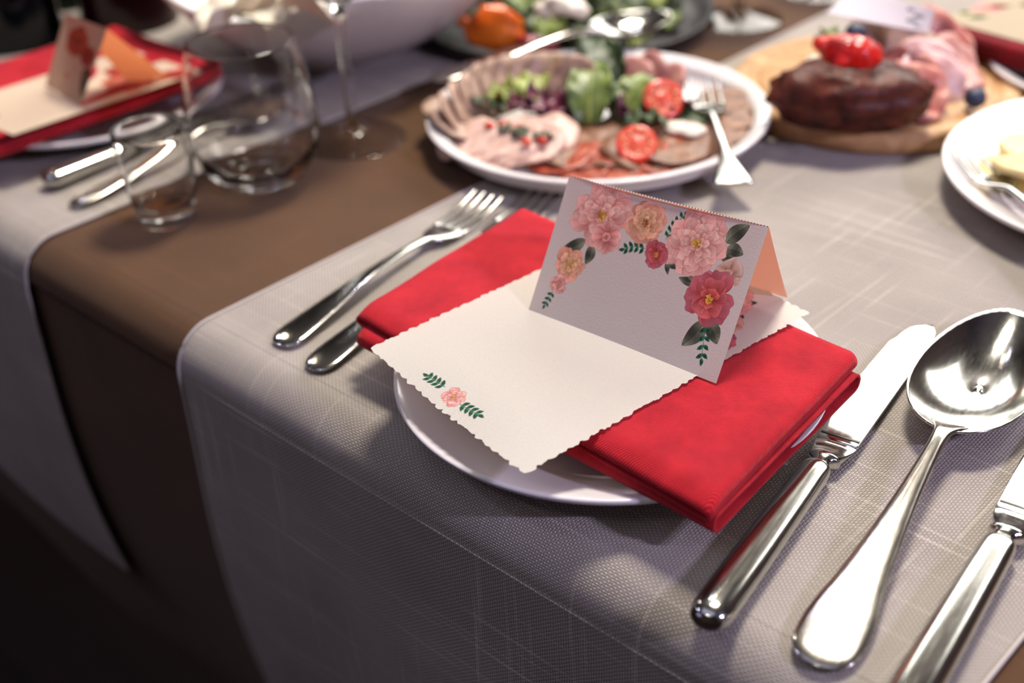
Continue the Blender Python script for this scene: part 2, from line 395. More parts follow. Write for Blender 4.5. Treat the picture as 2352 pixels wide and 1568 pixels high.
def fold_l2(x, d):
    k = min(1, max(0, d-.05)/.3); return 0.001+0.012*k*(0.5+0.5*math.sin((x+.2)*15))
o, _, _ = cloth('tablecloth', TX0, TX1, TY1-.346, 0.62, 0.0, fold_brown, M['brown_cloth'], nx=220)
tag(o, 'plain brown tablecloth covering the table and hanging over its edge', 'tablecloth')
tablecloth = o
def runner(x0, x1, drop, z0, fold, label, hemdrop=None):
    r = thing('linen_runner', label, 'table runner')
    f, X, S = cloth('fabric', x0, x1, TY1-.35, drop, z0, fold, M['linen'], r, nx=200, ns=240, hemdrop=hemdrop)
    for x in (x0, x1):
        pts = []
        for s in list(np.linspace(-(TY1-.35), -.01, 24))+list(np.linspace(0, .045, 12))+list(np.linspace(.055, drop if hemdrop is None else hemdrop(x), 24)):
            p = drape_pt(x, s, z0+.0006, 0, fold); pts.append(p)
        tube('hem', pts, 0.0011, M['hem'], r, 8)
    return r
lin1 = runner(-.590, -.124, .40, .0016, fold_l1, 'near grey linen runner under the plate with the menu card and cutlery')
lin2 = runner(-1.235, -.764, .31, .0016, fold_l2, 'far grey linen runner under the left place setting, its hem hanging free', hemdrop=lambda x: .31+.0*x-.045*(0.5-0.5*math.cos((x+.764)*12)))

# ------------------------------------------------------------------ painting on paper (flat print only)
class Paint:
    def __init__(s, w, h, bg, seed=3):
        s.w, s.h = w, h; s.a = np.ones((h, w, 3))*np.array(bg); s.rng = np.random.RandomState(seed)
        s.Y, s.X = np.mgrid[0:h, 0:w].astype(float)
        s.a *= (1+0.012*s.rng.randn(h, w, 1))
    def region(s, cx, cy, R):
        x0, x1 = max(0, int(cx-R)), min(s.w, int(cx+R)+1); y0, y1 = max(0, int(cy-R)), min(s.h, int(cy+R)+1)
        return slice(y0, y1), slice(x0, x1)
    def blend(s, sl, m, c):
        s.a[sl] = s.a[sl]*(1-m[..., None])+np.asarray(c)*m[..., None]
    def petal(s, x, y, ang, L, Wd, cb, ct, line=None, ruf=0.06, freq=5, alpha=1.0, sq=0.5):
        sl = s.region(x, y, L*1.15+Wd*.6); X = s.X[sl]-x; Y = s.Y[sl]-y
        if X.size == 0: return
        ca, sa = math.cos(ang), math.sin(ang); u = (X*ca+Y*sa)/L; v = (-X*sa+Y*ca)/(Wd/2)
        ph = s.rng.rand()*6.3
        um = 1+ruf*np.sin(v*freq+ph)+ruf*.5*np.sin(v*freq*2.3+ph*2)
        uu = np.clip(u/um, 1e-4, 1); pr = (uu**sq)*np.sqrt(np.clip(1-uu**5, 0, 1))
        d = np.minimum((pr-np.abs(v))*Wd/2, np.minimum(u*L+1, (um-u)*L)); m = np.clip(d+.5, 0, 1)*alpha
        g = np.clip(uu, 0, 1)[..., None]
        c = np.array(cb)*(1-g)+np.array(ct)*g
        st = 0.5+0.5*np.sin(v*11+ph*3+np.sin(u*5+v*3))
        c = c*(1-(0.26*st*(1-g[..., 0])*(1-g[..., 0]*.4))[..., None])
        c = c*(1+0.07*np.sin(v*2+ph))[..., None]
        if line is not None:
            e = np.clip(1-np.abs(d-.7)/1.0, 0, 1)[..., None]*.75; c = c*(1-e)+np.array(line)*e
        s.a[sl] = s.a[sl]*(1-m[..., None])+np.clip(c, 0, 1)*m[..., None]
    def flower(s, x, y, R, outer, mid, inner, line, centre=None, n=9, rings=4, open_=0.35):
        line = np.array(line)*.8+np.array(inner)*.2
        for k in range(rings):
            t = k/max(1, rings-1); f = 1-t*(1-open_*.75); nn = max(5, int(n*(1-.35*t)))
            ct = np.array(outer)*(1-t)+np.array(mid)*t; off = s.rng.rand()*6.3
            for j in s.rng.permutation(nn):
                a = off+j*2*PI/nn+s.rng.randn()*.22; rr = R*f*(.95+.09*s.rng.rand())
                d0 = R*f*.30*s.rng.rand()                  # each petal springs from its own place
                px = x+math.cos(a+.9*s.rng.randn())*d0*.6; py = y+math.sin(a+.9*s.rng.randn())*d0*.6
                sh = .90+.16*s.rng.rand()
                s.petal(px, py, a+s.rng.randn()*.18, rr-d0*.5, 2*PI*rr/nn*(1.45 if k < 2 else 1.0), np.array(inner)*(.82+.2*s.rng.rand()), np.clip(ct*sh, 0, 1), line, .05, 3+2*s.rng.rand(), sq=.42)
                if R > 30:                                 # a folded edge catching the light
                    s.petal(px+math.cos(a)*rr*.45, py+math.sin(a)*rr*.45, a+.5*s.rng.randn(), rr*.36, rr*.26, np.clip(ct*.93, 0, 1), np.clip(ct*1.08, 0, 1), line, .12, 4, alpha=.6)
        if centre is not None:
            for j in range(26):
                a = s.rng.rand()*6.3; r = R*.16*s.rng.rand()**.5
                s.dot(x+r*math.cos(a), y+r*math.sin(a)-R*.04, R*.028+.5, np.array(centre)*(.7+.5*s.rng.rand()))
    def dot(s, x, y, r, c):
        sl = s.region(x, y, r+2); d = np.hypot(s.X[sl]-x, s.Y[sl]-y); s.blend(sl, np.clip(r-d+.5, 0, 1), np.clip(c, 0, 1))
    def line(s, x0, y0, x1, y1, w, c):
        L = math.hypot(x1-x0, y1-y0)+1e-6; sl = s.region((x0+x1)/2, (y0+y1)/2, L/2+w+2); X = s.X[sl]-x0; Y = s.Y[sl]-y0
        if X.size == 0: return
        dx, dy = (x1-x0)/L, (y1-y0)/L; t = np.clip(X*dx+Y*dy, 0, L); d = np.hypot(X-t*dx, Y-t*dy)
        s.blend(sl, np.clip(w/2-d+.5, 0, 1), c)
    def leaf(s, x0, y0, x1, y1, Wd, c=(.47, .49, .41), vein=(.14, .17, .13)):
        L = math.hypot(x1-x0, y1-y0); a = math.atan2(y1-y0, x1-x0); sl = s.region((x0+x1)/2, (y0+y1)/2, L*.65+Wd)
        X = s.X[sl]-x0; Y = s.Y[sl]-y0; u = (X*math.cos(a)+Y*math.sin(a))/L; v = (-X*math.sin(a)+Y*math.cos(a))/(Wd/2)
        v = v-.25*np.sin(u*PI)
        uu = np.clip(u, 0, 1); pr = np.sin(PI*uu**.8)**.75; d = (pr-np.abs(v))*Wd/2; m = np.clip(d+.5, 0, 1)*(u > 0)*(u < 1)
        g = (.8+.25*np.sin(u*7+1)+.22*np.where(v > 0, 1, -1)*.5)[..., None]
        cc = np.clip(np.array(c)*g, 0, 1)
        ve = np.clip(1.1-np.abs(v)*Wd/2, 0, 1)*.8
        q = np.abs(np.mod(u*5.0-np.abs(v)*.9, 1)-.5)*L/5.0; ve = np.maximum(ve, np.clip(1.0-q, 0, 1)*.55*(np.abs(v) < pr*.85))
        ve = np.maximum(ve, np.clip(1-np.abs(d-.6), 0, 1)*.7)*(.75 if Wd > 12 else .25)
        cc = cc*(1-ve[..., None])+np.array(vein)*ve[..., None]
        s.a[sl] = s.a[sl]*(1-m[..., None])+cc*m[..., None]
    def sprig(s, x0, y0, x1, y1, n, size, c=(.14, .47, .34), bend=0.0):
        L = math.hypot(x1-x0, y1-y0); a = math.atan2(y1-y0, x1-x0)
        pt = lambda t: (x0+(x1-x0)*t-math.sin(a)*bend*L*math.sin(t*PI), y0+(y1-y0)*t+math.cos(a)*bend*L*math.sin(t*PI))
        for k in range(12): s.line(*pt(k/12), *pt((k+1)/12), 1.1, (.10, .30, .22))
        for k in range(n):
            t = (k+.5)/n; px, py = pt(t)
            for sd in (-1, 1):
                b = a+sd*.95; s.leaf(px, py, px+math.cos(b)*size, py+math.sin(b)*size, size*.52, tuple(np.array(c)*(.85+.3*s.rng.rand())), (.03, .20, .13))
        px, py = pt(1); s.leaf(px, py, px+math.cos(a)*size, py+math.sin(a)*size, size*.5, c, (.03, .20, .13))
    def linear(s):
        a = np.clip(s.a, 0, 1); return np.where(a <= .04045, a/12.92, ((a+.055)/1.055)**2.4)
PINK = ((.97, .76, .72), (1.0, .86, .79), (.86, .44, .42), (.64, .26, .27))
PEACH = ((.96, .70, .62), (1.0, .88, .70), (.86, .52, .34), (.60, .32, .22))
ROSE = ((.80, .44, .50), (.92, .46, .43), (.72, .20, .20), (.44, .10, .17))
def homog(src, dst):
    A = []; b = []
    for (x, y), (u, v) in zip(src, dst):
        A += [[x, y, 1, 0, 0, 0, -u*x, -u*y], [0, 0, 0, x, y, 1, -v*x, -v*y]]; b += [u, v]
    h = np.linalg.solve(np.array(A, float), np.array(b, float)); return np.append(h, 1).reshape(3, 3)

# tent card -----------------------------------------------------------------
CW, CHH = 600, 400                                   # print raster of the tent's front panel
H = homog([(360, 65), (1703, 405), (93, 985), (1355, 1452)], [(0, CHH), (CW, CHH), (0, 0), (CW, 0)])
def q(x, y):
    v = H @ np.array([x, y, 1.0]); return v[0]/v[2], v[1]/v[2]
K = CW/1385.0                                        # print pixels per zoomed photo pixel, about
Pt = Paint(CW, CHH, (.83, .79, .77))
def LF(x0, y0, x1, y1, w, **k): Pt.leaf(*q(x0, y0), *q(x1, y1), w*K, **k)
for a in [(455, 500, 292, 580, 84), (500, 535, 455, 665, 70), (1400, 515, 1565, 398, 96), (1398, 560, 1520, 598, 80), (1368, 632, 1450, 612, 42), (1440, 640, 1520, 735, 40),
          (1208, 788, 1075, 748, 54), (1190, 778, 1135, 645, 60), (985, 655, 1000, 730, 30), (998, 663, 1068, 692, 34), (1262, 1042, 1106, 1200, 104), (1275, 1050, 1350, 1195, 92)]: LF(*a)
Pt.sprig(*q(985, 490), *q(1110, 330), 5, 38*K, bend=.08); Pt.sprig(*q(850, 555), *q(712, 560), 4, 44*K, bend=-.1)
Pt.sprig(*q(250, 845), *q(200, 935), 3, 34*K); Pt.sprig(*q(1268, 1060), *q(1245, 1285), 4, 46*K)
Pt.flower(*q(560, 330), 205*K, *PINK, centre=(.80, .62, .25), n=10, rings=5)
Pt.flower(*q(590, 480), 105*K, *PINK, n=7, rings=2)
Pt.flower(*q(850, 375), 138*K, *PEACH, centre=(.62, .36, .18), n=8, rings=5)
Pt.flower(*q(1195, 515), 205*K, *PINK, centre=(.80, .62, .25), n=11, rings=6)
Pt.flower(*q(1420, 722), 84*K, (.93, .82, .76), (.94, .86, .80), (.84, .60, .50), (.66, .40, .34), n=5, rings=2)
Pt.flower(*q(920, 592), 86*K, *ROSE, centre=(.82, .60, .22), n=7, rings=3)
Pt.flower(*q(1285, 890), 168*K, *ROSE, centre=(.88, .66, .22), n=8, rings=3, open_=.5)
Pt.flower(*q(358, 665), 108*K, *PEACH, centre=(.80, .62, .25), n=8, rings=4)
Pt.flower(*q(285, 800), 66*K, *PINK, n=8, rings=3)
for k in range(0, CW, 9): Pt.a[CHH-3:, k:k+4] = (.42, .32, .26); Pt.a[CHH-3:, k+4:k+9] = (1, .99, .96)  # perforated fold: dark slits, with light coming through painted as pale dashes
for xx in (int(.38*CW), int(.55*CW), int(.66*CW), int(.80*CW)): Pt.a[0:2, xx:xx+7] = (.4, .35, .33)
tent = thing('place_card', 'folded white tent card printed with pink flowers, standing on the deckled menu sheet', 'card', (0, 0, TZ))
SH = .0405
p1, p2 = Vector((-.405, .4222, SH)), Vector((-.2916, .4296, SH-.0005)); r1, r2 = at(1308, 403, .1), at(1766, 520, .1)
b2 = at(1809, 684, SH); b1 = b2 + (p1-p2)*1.0
def quad_panel(name, A, B, C_, D, nu, nv, mat, parent, col=None, bow=0.0, nrm=None):
    """A,B bottom; D,C_ top"""
    u = np.linspace(0, 1, nu)[None, :, None]; v = np.linspace(0, 1, nv)[:, None, None]
    A, B, C_, D = (np.array(k) for k in (A, B, C_, D))
    P = (A*(1-u)+B*u)*(1-v)+(D*(1-u)+C_*u)*v
    n = np.cross(B-A, D-A); n = n/np.linalg.norm(n)
    P = P+n*bow*np.sin(u*PI)*(.5+.5*v)+n*bow*.5*np.sin(v*PI)
    return grid_mesh(name, P, mat, parent, col=col)
quad_panel('front_panel', p1, p2, r2, r1, CW, CHH, M['print'], tent, Pt.linear(), -.0009)
quad_panel('back_panel', b2, b1, r1, r2, 24, 16, M['salmon'], tent, None, -.0008)

# menu sheet ------------------------------------------------------------------
A_, B_, C_ = at(852, 797, .0415), at(1206, 1082, .0400), at(1854, 716, .0415)
eu = (B_-A_); ev = (C_-B_); SU, SV = eu.length, ev.length
NU, NV = 380, 560
Ps = Paint(NU, NV, (.85, .83, .79), 5)
def qs(px, py):
    p = at(px, py, .0395)-A_; return p.dot(eu)/SU**2*NU, p.dot(ev)/SV**2*NV
KS = NU/SU
def sm(x0, y0, x1, y1, n, s_, **k): Ps.sprig(*qs(x0, y0), *qs(x1, y1), n, s_*KS, **k)
sm(1036, 884, 995, 862, 4, .0042, c=(.06, .42, .28)); sm(1074, 919, 1118, 942, 4, .0042, c=(.06, .42, .28))
Ps.flower(*qs(1057, 904), .0066*KS, *PINK, centre=(.85, .6, .3), n=9, rings=4)
for a in [(1725, 715, 1795, 708, .008), (1722, 728, 1762, 742, .008), (1740, 735, 1745, 768, .005), (1760, 735, 1742, 725, .004)]: Ps.leaf(*qs(*a[:2]), *qs(*a[2:4]), a[4]*KS, c=(.16, .26, .20))
Ps.flower(*qs(1700, 700), .019*KS, *PINK, n=10, rings=5); Ps.flower(*qs(1715, 750), .010*KS, (.93, .78, .70), (.94, .82, .76), (.80, .52, .44), (.62, .36, .30), n=5, rings=2)
Ps.flower(*qs(1680, 786), .013*KS, *ROSE, n=8, rings=3)
sheet = tag(new_obj('x', None), '', '') if False else None
uu = np.linspace(0, 1, NU); vv = np.linspace(0, 1, NV)
rng = np.random.RandomState(11)
def deckle(n, seed, amp):
    r = np.random.RandomState(seed); t = np.linspace(0, 1, n)*n/ (380/20.0)
    w = np.abs(np.sin(t*PI*0.95+np.cumsum(r.randn(n))*0.11)); k = np.convolve(r.randn(n), np.ones(5)/5, 'same')
    g = np.interp(np.arange(n), np.arange(0, n+20, 17), r.rand(len(np.arange(0, n+20, 17)))); return amp*(w*(.25+g)+0.35*k)
dA, dB = deckle(NU, 1, .0013), deckle(NU, 2, .0013)          # the short sides
dC, dD = deckle(NV, 3, .0013), deckle(NV, 4, .0013)          # the long sides
U, V_ = np.meshgrid(uu, vv); eun, evn = np.array(eu)/SU, np.array(ev)/SV
du = -np.outer(dC, np.ones(NU))*np.clip(1-U/.03, 0, 1)+np.outer(dD, np.ones(NU))*np.clip(1-(1-U)/.03, 0, 1)
dv = -np.outer(np.ones(NV), dA)*np.clip(1-V_/.02, 0, 1)+np.outer(np.ones(NV), dB)*np.clip(1-(1-V_)/.02, 0, 1)
sag = -0.0022*np.clip(1-V_/.15, 0, 1)**2*np.sin(U*PI)+.0006*np.sin(U*3)*np.sin(V_*5)*0.5
P = np.array(A_)+U[..., None]*np.array(eu)+V_[..., None]*np.array(ev)+du[..., None]*eun+dv[..., None]*evn
P[..., 2] += sag - .0006
sheet = grid_mesh('menu_sheet', P, M['print'], None, col=Ps.linear(), loc=(0, 0, TZ))
tag(sheet, 'large off-white paper sheet with wavy deckled edges lying on the red napkin', 'menu card')

# ------------------------------------------------------------------ napkins
def stadium(Wd, Hh, n=10, m=30):
    """closed flat loop (a, z) with half round ends, from the lower left on"""
    r = Hh/2; out = []
    for k in range(m): out.append((-Wd/2+r+(Wd-Hh)*k/(m-1), -r))
    for k in range(1, n): t = -PI/2+PI*k/n; out.append((Wd/2-r+r*math.cos(t), r*math.sin(t)))
    for k in range(m): out.append((Wd/2-r-(Wd-Hh)*k/(m-1), r))
    for k in range(1, n): t = PI/2+PI*k/n; out.append((-Wd/2+r+r*math.cos(t), r*math.sin(t)))
    return out
def fold_layer(name, cx, cy, cz, L, Wd, Hh, along, parent, shape=None, n=44, th=.0016, mat=None):
    """a folded length of cloth: a flat loop of width Wd, swept for length L along 'x' or 'y'"""
    pr = stadium(Wd, Hh, 10, 40); P = np.zeros((n, len(pr), 3))
    for i in range(n):
        s = -L/2+L*i/(n-1)
        for j, (a, z) in enumerate(pr):
            x, y = (s, a) if along == 'x' else (a, s)
            zz = z
            if shape: x, y, zz = shape(x, y, z)
            P[i, j] = (cx+x, cy+y, cz+zz+.0009*nz(x*30, y*30, z*80))
    if along == 'y': P = P[:, ::-1]
    o = grid_mesh(name, P, mat or M['napkin'], parent, close=True); solid(o, th, -1 if along == 'x' else -1); return o
def near_roll(L):
    def f(x, y, z):
        e = max(0, (-y-(L/2-.013))/.013)                      # close and round the near side
        return x, y, z*(1-.72*e*e)-.0020*e*e
    return f
nap = thing('napkin', 'red cloth napkin folded lengthways across the front plate under the menu sheet', 'napkin', (-.372, .4345, TZ))
TH = .0076
NL = [(-.472, .3625), (-.2410, .3590), (-.2510, .4920), (-.4880, .5050)]; NU_ = [(-.4805, .3700), (-.2430, .3560), (-.2560, .4950), (-.4930, .5115)]
def quad_map(c, L, Wd, pre=None):
    def f(x, y, z):
        if pre: x, y, z = pre(x, y, z)
        u = x/L+.5; v = y/Wd+.5
        p = [(c[0][i]*(1-u)+c[1][i]*u)*(1-v)+(c[3][i]*(1-u)+c[2][i]*u)*v for i in (0, 1)]
        return p[0]-nap.location.x, p[1]-nap.location.y, z
    return f
fold_layer('lower_fold', 0, 0, .0260, .2240, .1310, .0066, 'x', nap, quad_map(NL, .2240, .1310))
fold_layer('upper_fold', 0, 0, .0334, .1360, .2300, TH, 'y', nap, quad_map(NU_, .2300, .1360, near_roll(.136)))

# ------------------------------------------------------------------ plates
def plate_prof(R, foot, well, rim=.021, th=.0035, lip=.0015):
    up = [(0, .0050), (well*.5, .0050), (well, .0055), (well+.012, .0095), (R-.012, rim-.0035), (R-.004, rim-.0005), (R-.0012, rim), (R, rim-.0012)]
    dn = [(R-.001, rim-.0030), (R-.008, rim-.0055), (well+.014, .0058), (foot+.004, .0025), (foot, 0.0), (foot-.003, 0.0), (foot-.006, .0016), (0, .0016)]
    return smoothprof(up, 4)[:-1]+smoothprof(dn, 4)
_e0, _e1 = at(2150, 56, .04), at(2352, 112, .04); _d = (_e1-_e0).normalized(); PL3 = (_e0.x+_d.x*.120-_d.y*.074, _e0.y+_d.y*.120+_d.x*.074)
def plate(name, label, c, R, foot=None, well=None, rim=.021, group=None, z=.0021):
    o = lathe(name, plate_prof(R, foot or R*.58, well or R*.62, rim), M['white'], n=128, loc=(c[0], c[1], TZ+z))
    return tag(o, label, 'plate', group)
plate('dinner_plate', 'white dinner plate at the table edge beneath the napkin and menu sheet', (-.3577, .4317), .1108)
plate('platter', 'wide white plate of sliced cold meats and salad in the middle of the table', (-.5805, .688), .1252, well=.098, rim=.0205)
plate('side_plate', 'glossy white plate at the right edge with a fork and pale food', (-.232, .822), .131, well=.088)
plate('dinner_plate', 'white plate of the left place setting under red napkin and cream card', (-.929, .476), .1075)
plate('dinner_plate', 'white plate at the top right corner beyond the wooden board', PL3, .101)

# ------------------------------------------------------------------ cutlery
def knife(label, p, rz, K=1.0, z=.002, lift=0.0, group=None):
    t = thing('table_knife', label, 'knife', (p[0], p[1], TZ+z), rz, group)
    sweep('handle', [(0, .0072, .001, .001), (.0012, .0072, .0050, .0035), (.005, .0074, .0082, .0058), (.014, .0075, .0092, .0064), (.05, .0075, .0089, .0060), (.095, .0075, .0080, .0056), (.114, .0075, .0074, .0055), (.1185, .0074, .0066, .0050), (.1205, .0072, .0048, .0040)], M['steel'], t, 28, 2.3)
    sweep('bolster', [(.1200, .0070, .0046, .0038), (.1235, .0068, .0052, .0042), (.1262, .0066, .0078, .0048), (.129, .0064, .0080, .0042), (.134, .0060, .0088, .0026), (.140, .0056, .0100, .0012), (.1435, .0056, .0102, .0009)], M['steel'], t, 28, 2.4)
    # blade: straight spine on the right, curved cutting edge on the left
    st = []
    for k in range(25):
        s = k/24; y = .143+.129*s
        right = .0100-.0008*s; left = -.0102-.0018*math.sin(min(1, s*1.15)*PI)*1.0+.0
        if s > .80:
            u = (s-.80)/.20; w = math.sqrt(max(0, 1-u**2.2)); left = -.0092+(1-w)*.0125+.0002; right = .0094-(1-w)*.0060
        st.append((y, .0056-.0022*s, max((right-left)/2, .0004), .0009-.0003*s, (left+right)/2))
    sweep('blade', st, M['steel'], t, 24, 7.0, k=2)
    box('engraved_line', -.0098, .0095, .1475, .1487, .0057, .00672, M['engraved'], t)
    return t
def fork(label, p, rz, L=.205, z=.002, name='fork', tilt=0.0, wide=1.0, fiddle=False, group=None, down=False, mat=None):
    t = thing(name, label, 'fork', (p[0], p[1], TZ+z), rz, group); t.rotation_euler[0] = tilt
    m = mat or M['steel']; f = L/.205; hb = .0115*wide
    if fiddle: st = [(0, .0045, .002, .0012), (.001, .0045, .0125, .0018), (.006, .0045, .0130, .0016), (.030, .0058, .0080, .0014), (.055, .0070, .0036, .0016), (.085, .0080, .0030, .0017)]
    else: st = [(0, .0022, .001, .0006), (.0015, .0024, .0062, .0011), (.006, .0032, .0092, .0013), (.014, .0042, .0100, .0013), (.040, .0060, .0084, .0012), (.075, .0086, .0052, .0013), (.105, .0090, .0032, .0017)]
    st = st+[(.128, .0072, .0029, .0018), (.136, .0062, .0042, .0016), (.143, .0050, hb*.78, .0012), (.152, .0038, hb, .0009), (.160, .0032, hb, .0009)]
    sweep('handle', [(y*f, zz, w, h) for y, zz, w, h in st], m, t, 18, 2.3)
    for k in range(4):
        x = (-1.5+k)*hb*.62
        sweep('tine', [(y*f, zz, w, h, x*q_) for y, zz, w, h, q_ in [(.158, .0033, .0022, .0009, 1), (.163, .0032, .0015, .0009, 1), (.180, .0040, .0012, .0009, 1.02), (.196, .0072, .0009, .0008, 1.02), (.2045, .0098, .0004, .0004, 1.0)]], m, t, 8, 2.0, k=3)
    return t
def spoon_bowl(name, L, Wd, depth, mat, parent, y0, z0, rise=.0):
    n, m = 26, 44; top = []; bot = []
    V, F = [], []
    def pt(r, a, dz):
        x = math.sin(a)*Wd/2*r; yy = -math.cos(a)
        wy = yy*L/2
        x *= (1-.16*yy)                                     # egg shape, broad towards the tip side
        z = -depth*(1-r**2.2)+rise*(yy+1)/2*1.0
        return (x, y0+L/2+wy*r, z0+z+dz)
    for s_, dz in ((0, 0), (1, -.0012)):
        b = len(V); V.append(pt(0, 0, dz))
        for i in range(1, n+1):
            for j in range(m): V.append(pt(i/n, 2*PI*j/m, dz*(1 if s_ else 1)))
        for j in range(m):
            j2 = (j+1) % m; f = (b, b+1+j, b+1+j2); F.append(f if s_ else f[::-1])
            for i in range(n-1):
                q0 = b+1+i*m; f = (q0+j, q0+m+j, q0+m+j2, q0+j2); F.append(f if s_ else f[::-1])
    half = 1+n*m
    for j in range(m):
        j2 = (j+1) % m; a = 1+(n-1)*m; F.append((a+j, a+j2, half+a+j2, half+a+j))
    return mesh(name, V, F, mat, parent)
def spoon(label, p, rz, L=.26, bl=.10, bw=.058, z=.002, name='tablespoon', tilt=0.0, group=None):
    t = thing(name, label, 'spoon', (p[0], p[1], TZ+z), rz, group); t.rotation_euler[0] = tilt
    hl = L-bl; wk = min(1, bw/.060)
    sweep('handle', [(0, .0018, .001, .0006), (.0015, .0022, .0080*wk, .0012), (.007, .0034, .0128*wk, .0014), (.016, .0044, .0142*wk, .0015), (.030, .0058, .0136*wk, .0015), (.055, .0085, .0098*wk, .0015), (hl*.62, .0130, .0058*wk, .0018), (hl*.82, .0158, .0042*wk, .0024), (hl*.95, .0175*wk+.002*(1-wk), .0040*wk, .0025), (hl+.002, .0165*wk+.002*(1-wk), .0062*wk, .0018), (hl+.008, .0150*wk, .0090*wk, .0009)], M['steel_worn'], t, 20, 2.2)
    spoon_bowl('bowl', bl, bw, .0145*bw/.060, M['steel'], t, hl-.001, .0028+.0145*bw/.060, .0015)
    return t
knife('silver table knife directly right of the front plate, close to the napkin', (-.2205, .3225), math.radians(9.6))
spoon('large steel spoon lying between the two knives', (-.1768, .3370), math.radians(10.2), L=.278, bl=.121, bw=.060)
knife('silver table knife at the right frame edge, beside the large spoon', (-.1375, .326), math.radians(7.4))
fork('outer steel fork on the left of the front plate, smaller and fully visible', (-.5315, .3520), math.radians(8.6), .206)
fork('inner steel fork half hidden beneath the red napkin on the front plate', (-.4975, .3475), math.radians(9.2), .250, wide=1.05)
# far left setting
k2 = knife('silver knife of the left place setting, next to the shot glass', (-.828, .378), math.radians(3.0))
spoon('slim silver spoon of the left place setting, behind the shot glass', (-.787, .374), math.radians(3.0), L=.20, bl=.055, bw=.036)
# fork lying on the platter and on the right plate
pf = at(1686, 425, .0185); pt_ = at(1612, 168, .034)
ang = math.atan2(-(pt_.x-pf.x), pt_.y-pf.y)
fork('fork with broad handle end resting on the rim of the meat plate', pf[:2], ang, (Vector(pt_[:2])-Vector(pf[:2])).length, z=.0145, tilt=math.radians(2.5), fiddle=True, wide=1.0)
a0, a1 = at(2215, 328, .026), at(2352, 478, .023)
dirn = (Vector(a0[:2])-Vector(a1[:2])).normalized(); st0 = Vector(a0[:2])-dirn*.20
fork('fork lying across the rim of the glossy right plate', st0, math.atan2(-dirn.x, dirn.y), .20, z=.0195, wide=1.1)

# ------------------------------------------------------------------ glasses
def vessel(name, label, outer, inner, c, mat=None, parts=None):
    """outer: profile bottom centre to rim; inner: rim down to the inside bottom centre"""
    t = thing(name, label, 'glass', (c[0], c[1], TZ+.0001))
    lathe('glass_body', smoothprof(outer, 5)[:-1]+smoothprof(inner, 5), M['glass'], t, n=96)
    return t
vessel('shot_glass', 'small thick-bottomed shot glass standing in front of the tumbler',
       [(0, 0), (.014, 0), (.0178, .0012), (.0195, .006), (.0225, .025), (.0245, .045), (.0253, .0640), (.0250, .0655)],
       [(.0250, .0655), (.0243, .0655), (.0238, .063), (.0228, .045), (.0205, .025), (.0172, .0145), (.010, .0118), (0, .0115)], (-.724, .409))
vessel('tumbler', 'round stemless clear tumbler, widest at its middle, behind the shot glass',
       [(0, .002), (.010, .0015), (.018, 0), (.024, .0010), (.033, .008), (.0415, .022), (.0455, .040), (.0450, .060), (.0415, .080), (.0375, .098), (.0365, .1025)],
       [(.0365, .1025), (.0357, .1025), (.0365, .098), (.0405, .080), (.0438, .060), (.0442, .040), (.0398, .0245), (.0305, .0135), (.018, .0095), (0, .0090)], (-.722, .487))
def wine_glass(label, c):
    t = thing('wine_glass', label, 'glass', (c[0], c[1], TZ+.0001))
    o = [(0, .0), (.030, .0), (.0378, .0006), (.0382, .0014), (.030, .0028), (.012, .0070), (.0060, .0125), (.0042, .0200), (.0036, .045), (.0037, .085), (.0050, .0980), (.012, .1080), (.027, .1170), (.0385, .133), (.0420, .155), (.0400, .180), (.0350, .210), (.0335, .2200)]
    i = [(.0335, .2200), (.0327, .2200), (.0342, .210), (.0391, .180), (.0410, .155), (.0376, .134), (.026, .1185), (.012, .1110), (0, .1090)]
    lathe('stem_and_bowl', smoothprof(o, 5)[:-1]+smoothprof(i, 5), M['glass'], t, n=96)
    return t
wine_glass('wine glass with a thin stem and round foot right of the tumbler', (-.7234, .575))
g_ = at(1695, 45, 0); wine_glass('wine glass whose bright foot shows beyond the meat plate, left one', (g_.x, g_.y))
g_ = at(1890, -20, 0); wine_glass('wine glass behind the dotted white card, further right, foot barely in view', (g_.x, g_.y))

# ------------------------------------------------------------------ food helpers
def slab(name, label, cat, c, r, th, mat, rot=(0, 0, 0), parent=None, z=0, wav=.1, sx=1.0, sy=1.0, curl=0.0, seed=0, rind=None, group=None, n=40, rings=7):
    """an irregular thin slice, wavy and with an edge"""
    V, F = [], []; rr = random.Random(seed)
    ph = rr.random()*9
    for sgn in (1, -1):
        b = len(V); V.append((0, 0, sgn*th/2+curl*0))
        for i in range(1, rings+1):
            for j in range(n):
                a = 2*PI*j/n; q_ = i/rings; R = r*(1+.10*nz(math.cos(a)*1.3+ph, math.sin(a)*1.3, ph))*q_
                x, y = R*math.cos(a)*sx, R*math.sin(a)*sy
                zz = wav*r*nz(x/r*1.6+ph, y/r*1.6, 3.3)*q_ + curl*(x*x)/r
                V.append((x, y, zz+sgn*th/2*(1 if i < rings else .6)))
        for j in range(n):
            j2 = (j+1) % n; f = (b, b+1+j, b+1+j2); F.append(f if sgn > 0 else f[::-1])
            for i in range(rings-1):
                q0 = b+1+i*n; f = (q0+j, q0+n+j, q0+n+j2, q0+j2); F.append(f if sgn > 0 else f[::-1])
    half = 1+rings*n
    eb = len(F)
    for j in range(n):
        j2 = (j+1) % n; a = 1+(rings-1)*n; F.append((a+j, half+a+j, half+a+j2, a+j2))
    o = mesh(name, V, F, mat)
    if rind:
        o.data.materials.append(rind)
        for k in range(eb, len(F)): o.data.polygons[k].material_index = 1
    o.location = (c[0], c[1], TZ+z); o.rotation_euler = rot
    if parent: o.parent = parent; o.location = (c[0], c[1], z)
    elif label: tag(o, label, cat, group)
    return o
